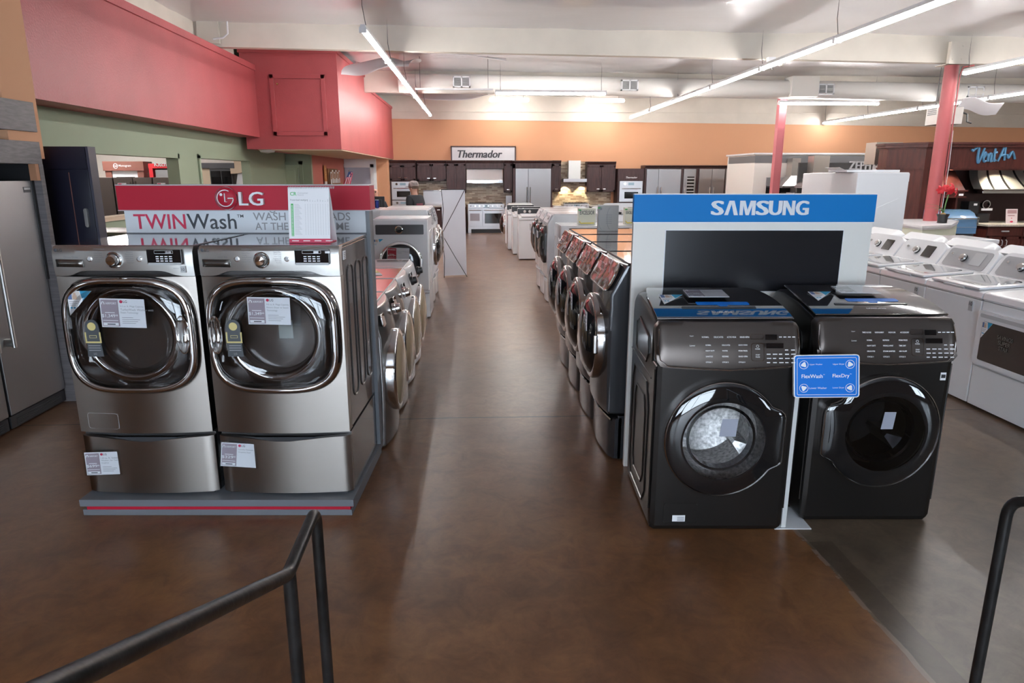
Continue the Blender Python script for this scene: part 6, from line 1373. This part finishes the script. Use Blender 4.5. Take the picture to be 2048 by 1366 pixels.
    for q in (-1, 1): fy = -.54 if seated else -.13; sub(t, 'shoe', BLKP, lambda b: b.ball((q * .115 * s_, (fy + .06) * s_, .045 * s_), (.05 * s_, .14 * s_, .045 * s_), 14))
    return t, H, s_
t, H, s_ = person('person in a patterned grey cap and black T-shirt seen from behind', (-1.17, 13.0, 0), rad(-122), .965)
CAPM = mat('camo_cap', (.24, .20, .19), .8, var=(28, .55))
def cap(b):
    b.lathe([(.094 * s_, -.005 * s_), (.098 * s_, .03 * s_), (.088 * s_, .075 * s_), (.05 * s_, .10 * s_), (.001, .106 * s_)], H + Vector((0, .008, .012)) * s_, 'z', 24)
    b.surf(8, 5, lambda u, v: tuple(H + Vector(((u - .5) * .17 * (1 - .25 * v), -.07 - .12 * v + .05 * (2 * u - 1) ** 2, .014 - .022 * v + .0 * u)) * s_), (0, 0, .006))
sub(t, 'cap', CAPM, cap, 60); sub(t, 'hair', mat('brown_hair', (.12, .08, .06), .9), lambda b: b.lathe([(.080 * s_, -.045 * s_), (.090 * s_, -.02 * s_), (.092 * s_, .01 * s_)], H + Vector((0, .018, .01)) * s_, 'z', 20))
sub(t, 'shirt_print', mat('print_maroon', (.16, .03, .05), .8), lambda b: b.surf(4, 6, lambda u, v: ((-.10 + .2 * u) * s_, (.124 + .022 * sin(pi * u) - .02 * abs(v - .5)) * s_, (1.10 + .22 * v) * s_), (0, .002, 0)))
t, H, s_ = person('bald person seated behind the black monitor at the sales desk', (-2.205, 15.0, .0), rad(8), 1.175, True)
t = thing('stool', 'dark swivel stool behind the sales desk', 'stool', (-2.205, 15.08, 0), 0); sub(t, 'seat', BLKP, lambda b: b.lathe([(.001, .44), (.19, .44), (.2, .47), (.18, .505), (.001, .51)], (0, 0, 0), 'z', 24)); sub(t, 'stem', CHROME, lambda b: b.cyl((0, 0, .03), (0, 0, .44), .03, n=12)); sub(t, 'base', CHROME, lambda b: b.lathe([(.24, 0), (.22, .03), (.001, .04)], (0, 0, 0), 'z', 24, True))
t = thing('sales_desk', 'plain counter desk holding the black monitor', 'desk', (-2.3, 14.0, 0), 0); sub(t, 'top', COUNTER, lambda b: b.box(-.6, 1.0, 0, .6, .90, .94, .005)); sub(t, 'front', BEIGE, lambda b: b.box(-.58, .98, .03, .06, 0, .90)); sub(t, 'side', BEIGE, lambda b: b.box(.92, .98, .06, .58, 0, .90)); sub(t, 'side', BEIGE, lambda b: b.box(-.58, -.52, .06, .58, 0, .90))
t = thing('computer_monitor', 'black computer monitor seen from behind on the sales desk', 'monitor', (-2.02, 14.25, .94), rad(-4)); sub(t, 'screen_back', BLKP, lambda b: (b.box(-.13, .13, 0, .03, .14, .42, .008), b.box(-.08, .08, -.03, .0, .20, .36, .015))); sub(t, 'stand', BLKP, lambda b: (b.box(-.025, .025, -.01, .02, 0, .2), b.box(-.09, .09, -.06, .09, 0, .012)))
lw = square_dryer('tall white machine carrying a blue can, behind the one with the red card', (-1.75, 10.05, 0), 0, 1.30, None)
t = thing('drink_can', 'dark blue can standing on the white top loader at the sales desk', 'can', (-1.50, 10.45, 1.302), 0); sub(t, 'can', [mat('can_blue', (.01, .02, .13), .25, .6), GREYL], lambda b: (setattr(b, 'mi', 0), b.lathe([(.026, 0), (.033, .008), (.033, .10), (.028, .115)], (0, 0, 0), 'z', 20, True), setattr(b, 'mi', 1), b.lathe([(.028, .115), (.026, .12), (.001, .118)], (0, 0, 0), 'z', 20, False, True)))
t = thing('paper_sign', 'small white folded paper on the white top loader at the sales desk', 'paper', (-1.68, 10.4, 1.302), rad(15)); sub(t, 'sheet', PAPER, lambda b: (b.loft([[(-.05, 0, 0), (.05, 0, 0), (.05, .003, 0), (-.05, .003, 0)], [(-.03, .03, .13), (.07, .03, .13), (.07, .033, .13), (-.03, .033, .13)]]),))

# brochure rack, pennant, flag on the red wall
t = thing('brochure_rack', 'wooden brochure rack with white leaflets on the dull red wall', 'brochure rack', (-3.97, 19.6, 1.45), rad(90)); sub(t, 'rack', mat('rack_wood', (.25, .12, .05), .5), lambda b: (b.box(-.75, .55, -.012, 0, 0, .50), b.box(-.75, .55, -.13, -.012, 0, .03), b.box(-.75, .55, -.13, -.12, .03, .12)))
for i in range(6):
    t = thing('brochure', 'white brochure in the wooden rack, number %s from the doorway end' % ('six', 'five', 'four', 'three', 'two', 'one')[i], 'brochure', (-3.91, 18.98 + .22 * i, 1.482), rad(90), 'brochures in the wooden rack'); hh = .38 + .05 * (i % 2)
    sub(t, 'sheet', [PAPER, mat('brochure_brown', (.45, .22, .10), .5)], lambda b: (setattr(b, 'mi', 0), b.box(-.07, .07, -.01, 0, 0, hh), setattr(b, 'mi', 1), b.box(-.06, .06, -.012, -.01, hh * .5, hh * .9)))
t = thing('wall_scroll', 'narrow orange printed hanging on the dull red wall', 'wall hanging', (-3.97, 18.55, 1.5), rad(90)); sub(t, 'panel', [mat('scroll_orange', (.50, .22, .08), .6), PAPER, GOLD], lambda b: (setattr(b, 'mi', 0), b.box(-.14, .12, -.02, 0, .12, .52), setattr(b, 'mi', 1), b.box(-.12, .10, -.022, 0, 0, .12), setattr(b, 'mi', 2), [b.lathe([(.06, 0), (.045, -.004)], (-.01, -.02, z), 'y', 12) for z in (.25, .40)]))
t = thing('small_flag', 'small striped flag on a stick before the lit doorway', 'flag', (-3.17, 17.0, 0), 0)
sub(t, 'stick', mat('rack_wood', (.25, .12, .05), .5), lambda b: b.cyl((0, 0, 1.2), (.10, 0, 1.90), .007, n=8))
def flagm(b):
    A = Vector((.09, 0, 1.86))
    for k in range(7):
        b.mi = k % 2; b.surf(4, 1, lambda u, v: tuple(A + Vector((-.18 * (u * .6) + .17 * ((k + v) / 7) * (u * .4 + .6) - .05 * u, .02 * sin(6 * u + k), -.34 * u - .02 * (k + v) / 7))), (0, .002, 0))
    b.mi = 2; b.surf(2, 2, lambda u, v: tuple(A + Vector((-.05 * u + .10 * v, -.012, -.13 * u))), (0, .002, 0))
sub(t, 'cloth', [REDM, PAPER, mat('flag_blue', (.05, .08, .22), .6)], flagm); sub(t, 'stand', BEIGE, lambda b: (b.lathe([(.16, 0), (.15, .03), (.02, .04), (.02, 1.22), (.001, 1.22)], (0, 0, 0), 'z', 16, True)))
t = thing('ceiling_dome', 'small white dome light under the red bulkhead', 'ceiling light', (-4.15, 14.25, 2.27), 0); sub(t, 'dome', WHITEP, lambda b: b.lathe([(.16, 0), (.13, -.05), (.001, -.07)], (0, 0, 0), 'z', 20)); sub(t, 'rim', CREAM, lambda b: b.lathe([(.17, 0), (.17, -.012), (.15, -.014)], (0, 0, 0), 'z', 20))

# ------------------------------------------------------------------ near left: grey surround with steel columns, navy cabinet, steel range
t = thing('appliance_surround', 'grey wood surround around the steel refrigerator column at the left edge', 'cabinet', (-3.27, 4.5, 0), rad(90))
sub(t, 'top_beam', GWOOD, lambda b: b.box(-1.4, .98, 0, .55, 2.09, 2.30, .003)); sub(t, 'upper_panel', GWOOD, lambda b: b.box(-1.4, .98, .0, .55, 1.86, 2.02, .003)); sub(t, 'side_panel', GWOOD, lambda b: b.box(.93, .98, 0.0, .6, 0, 1.86)); sub(t, 'side_panel', GWOOD, lambda b: b.box(-1.4, -1.35, 0.0, .6, 0, 1.86)); sub(t, 'shelf_bearer', mat('bearer_tan', (.45, .22, .12), .6), lambda b: b.box(.885, .925, .0, .05, 1.74, 1.86))
sub(t, 'gap_shade', BLKP, lambda b: b.box(.90, .929, .052, .5, 1.0, 1.86)); sub(t, 'back_panel', BLKP, lambda b: b.box(-1.35, .93, .50, .52, .0, 1.86)); sub(t, 'upper_post', GWOOD, lambda b: b.box(.6, .64, .4, .5, 2.02, 2.09))  # black sheet at the far end stands in for the gap's shade
def colfridge(label, y0, y1, hinge):
    w = y1 - y0; t = thing('refrigerator_column', label, 'refrigerator', (-3.33, (y0 + y1) / 2, 0), rad(90), 'steel refrigerator columns at the left edge')
    sub(t, 'body', DGREY, lambda b: b.box(-w / 2 + .01, w / 2 - .01, .05, .42, .02, 1.735)); d = sub(t, 'door', STEELV, lambda b: b.box(-w / 2 + .004, w / 2 - .004, 0, .05, .115, 1.74, .006))
    hx = (-w / 2 + .07) * hinge
    sub(d, 'handle', STEELL, lambda b: (b.cyl((hx, -.06, .60), (hx, -.06, 1.30), .016, n=14), b.box(hx - .014, hx + .014, -.06, 0, .61, .66, .004), b.box(hx - .014, hx + .014, -.06, 0, 1.24, 1.29, .004)))
    g = sub(t, 'toe_grille', mat('toe_dark', (.035, .035, .038), .4), lambda b: b.box(-w / 2 + .004, w / 2 - .004, .01, .05, .015, .105, .004)); sub(g, 'slot', DGREY, lambda b: [b.box(-w / 2 + .06, w / 2 - .06, .004, .012, .03 + .012 * k, .034 + .012 * k) for k in range(5)])
    return t
c1 = colfridge('steel refrigerator column with maker plate beside the left steel front loader', 4.76, 5.42, 1); sub(c1, 'badge', [DGREY, GREYL], lambda b: (setattr(b, 'mi', 0), b.box(.21, .29, -.003, 0, 1.655, 1.695), setattr(b, 'mi', 1), b.box(.215, .285, -.004, -.002, 1.675, 1.69)))
c2 = colfridge('steel freezer column cut off by the left edge of the photo', 4.08, 4.74, -1); sub(c2, 'notice', PAPER, lambda b: b.box(.12, .31, -.003, 0, 1.42, 1.60))
t = thing('tall_cabinet', 'tall dark navy cabinet with slim steel handle behind the left steel front loader', 'cabinet', (-3.45, 5.76, 0), 0)
sub(t, 'carcass', NAVY, lambda b: b.box(-.45, .36, .02, .10, 0, 2.0)); sub(t, 'side', mat('navy_side', (.035, .035, .06), .4), lambda b: b.box(.355, .375, -.0, .11, 0, 2.0)); d = sub(t, 'door', NAVY, lambda b: b.box(-.44, .350, 0, .02, .02, 1.82, .002)); sub(d, 'handle', STEELL, lambda b: b.prism(rrect(.285, .312, 1.37, 1.52, .012), 'y', -.025, .0, .005)); sub(d, 'strip', mat('copper_line', (.25, .10, .07), .4), lambda b: b.box(.20, .205, -.002, 0, .3, 1.8)); sub(t, 'top_panel', NAVY, lambda b: b.box(-.44, .35, .0, .02, 1.83, 1.99))
t = thing('outdoor_range', 'grey steel range with slotted panel behind the left steel front loader', 'range', (-3.62, 7.0, 0), rad(-8)); sub(t, 'body', STEELL, lambda b: b.box(-.5, .5, .02, .6, .05, 1.2, .01)); sub(t, 'panel', GREYM, lambda b: b.box(-.5, .5, 0, .02, 1.02, 1.2, .004)); sub(t, 'slot', BLKP, lambda b: [b.box(x, x + .2, -.004, .002, 1.10, 1.115) for x in (-.44, -.2, .04, .26)]); sub(t, 'top', STEELL, lambda b: b.box(-.52, .52, -.02, .62, 1.2, 1.23, .006)); sub(t, 'foot', BLKP, lambda b: b.box(-.45, .45, .1, .5, 0, .05)); sub(t, 'knob', NAVY, lambda b: b.cyl((-.42, -.05, 1.16), (-.42, 0, 1.16), .05, n=16))
# wrapped appliance on the sill line, next room
t = thing('wrapped_appliance', 'pale film-wrapped appliance under the sill of the pass-through opening', 'appliance', (-4.3, 8.6, 0), rad(90)); sub(t, 'body', WHITEP, lambda b: b.box(-.5, .5, 0, .25, 0, 1.08, .02)); sub(t, 'wrap', CRINK, lambda b: b.surf(14, 4, lambda u, v: ((u - .5) * 1.02, -.01 + .26 * v, 1.095 + .012 * sin(17 * u) * cos(9 * v)), (0, 0, .004)))
BSS = mat('dark_bronze_steel', (.075, .058, .050), .38, .7)
def frenchdoor(label, x, y):
    t = thing('refrigerator', label, 'refrigerator', (x, y, 0), rad(12), 'dark bronze refrigerators in the next room'); sub(t, 'body', BSS, lambda b: b.box(-.45, .45, .03, .7, .02, 1.72))
    for q in (-1, 1): d = sub(t, 'door', BSS, lambda b: b.box(min(q * .004, q * .45), max(q * .004, q * .45), -.03, .03, .62, 1.72, .01)); sub(d, 'handle', CHROMED, lambda b: b.tube([(q * .06, -.03, .75), (q * .085, -.08, .95), (q * .09, -.09, 1.15), (q * .085, -.08, 1.4), (q * .06, -.03, 1.62)], .016, 8))
    sub(t, 'freezer_drawer', BSS, lambda b: b.box(-.45, .45, -.03, .03, .04, .60, .01)); sub(t, 'dispenser', BLKG, lambda b: b.box(-.33, -.16, -.036, -.028, .95, 1.28)); sub(t, 'price_card', [PAPER, REDM], lambda b: (setattr(b, 'mi', 0), b.box(-.36, -.16, -.036, -.03, 1.40, 1.58), setattr(b, 'mi', 1), b.box(-.35, -.27, -.038, -.036, 1.41, 1.57))); return t
f1 = frenchdoor('dark bronze refrigerator in the next room, nearest the navy cabinet', -9.9, 18.6)
for i in (1, 2): dup(f1, (-9.9 + .95 * i, 18.6 + .1 * i, 0), rad(12), 'dark bronze refrigerator in the next room, %s from the navy cabinet' % ('second', 'third')[i - 1])
t = thing('appliance_bay', 'brown wood appliance bay with white emblem lettering in the next room', 'display bay', (-11.73, 24.0, 0), 0); BRW = mat('bay_brown', (.20, .075, .055), .5)
sub(t, 'frame', BRW, lambda b: (b.box(-.62, -.42, 0, .6, 0, 2.0), b.box(.42, .62, 0, .6, 0, 2.0), b.box(-.66, .66, -.04, .6, 1.92, 2.22))); sub(t, 'white_oven', WHITEP, lambda b: b.box(-.42, .42, .05, .6, 0, 1.92)); sub(t, 'oven_window', BLKG, lambda b: b.box(-.3, .3, .04, .06, 1.45, 1.72)); sub(t, 'lettering', INKW, lambda b: (b.text('Monogram', -.14, 2.03, -.045, w=.40, h=.09, bold=.01), b.tube([(-.24 + .07 * cos(a), -.045, 2.07 + .08 * sin(a)) for a in [2 * pi * k / 16 for k in range(16)]], .008, 6, True), b.text('GE', -.24, 2.04, -.045, h=.06, align='c')))
t = thing('appliance_bay', 'red framed appliance bay with white lettering in the next room', 'display bay', (-10.30, 23.9, 0), 0)
sub(t, 'frame', mat('bay_red', (.62, .02, .03), .5), lambda b: (b.box(-.58, -.46, 0, .6, 0, 2.0), b.box(.58, .70, 0, .6, 0, 2.0), b.box(-.58, .70, -.02, .6, 2.0, 2.15))); sub(t, 'lettering', INKW, lambda b: b.text('KitchenAid', .06, 2.06, -.03, w=.86, h=.14, bold=.02, align='c', ext=.01)); sub(t, 'dark_back', BLKP, lambda b: b.box(-.46, .58, .3, .6, 0, 2.0)); sub(t, 'hood', STEELK, lambda b: b.box(-.38, .54, .0, .4, 1.70, 1.95)); sub(t, 'hood_rim', WHITEP, lambda b: b.box(-.40, .56, -.03, .4, 1.66, 1.71))
d = sub(t, 'refrigerator_front', WHITEP, lambda b: b.box(-.36, .56, .1, .4, 0, 1.63)); [sub(d, 'handle', GREYL, lambda b: b.tube([(x, .1, 1.2), (x, .05, 1.22), (x, .05, 1.46), (x, .1, 1.48)], .012, 6)) for x in (.02, .12)]
t = thing('kitchen_display', 'black glazed cabinet with beam top beside a cream mantel hood in the next room', 'cabinet', (-8.0, 22.0, 0), 0)
sub(t, 'top_beam', mat('beam_slate', (.05, .05, .06), .5), lambda b: b.box(-.55, .56, -.06, .5, 1.98, 2.14)); sub(t, 'cabinet', BLKP, lambda b: b.box(-.2, .46, 0, .5, 0, 1.98)); [sub(t, 'glass_door', BLKG, lambda b: b.box(x, x + .29, -.01, .0, .9, 1.9)) for x in (-.17, .15)]; sub(t, 'side_trim', BEIGE, lambda b: b.box(-.52, -.2, .05, .5, 0, 1.98)); sub(t, 'mantel', BEIGE, lambda b: b.prism([(.44, 1.82), (.56, 1.82), (.9, 1.88), (1.15, 1.86), (1.15, 2.2), (.57, 2.2), (.57, 1.98), (.44, 1.98)], 'y', -.05, .5)); sub(t, 'hood', WHITEP, lambda b: b.prism([(.48, 1.2), (1.15, 1.2), (1.15, 1.84), (.62, 1.84)], 'y', .05, .5))
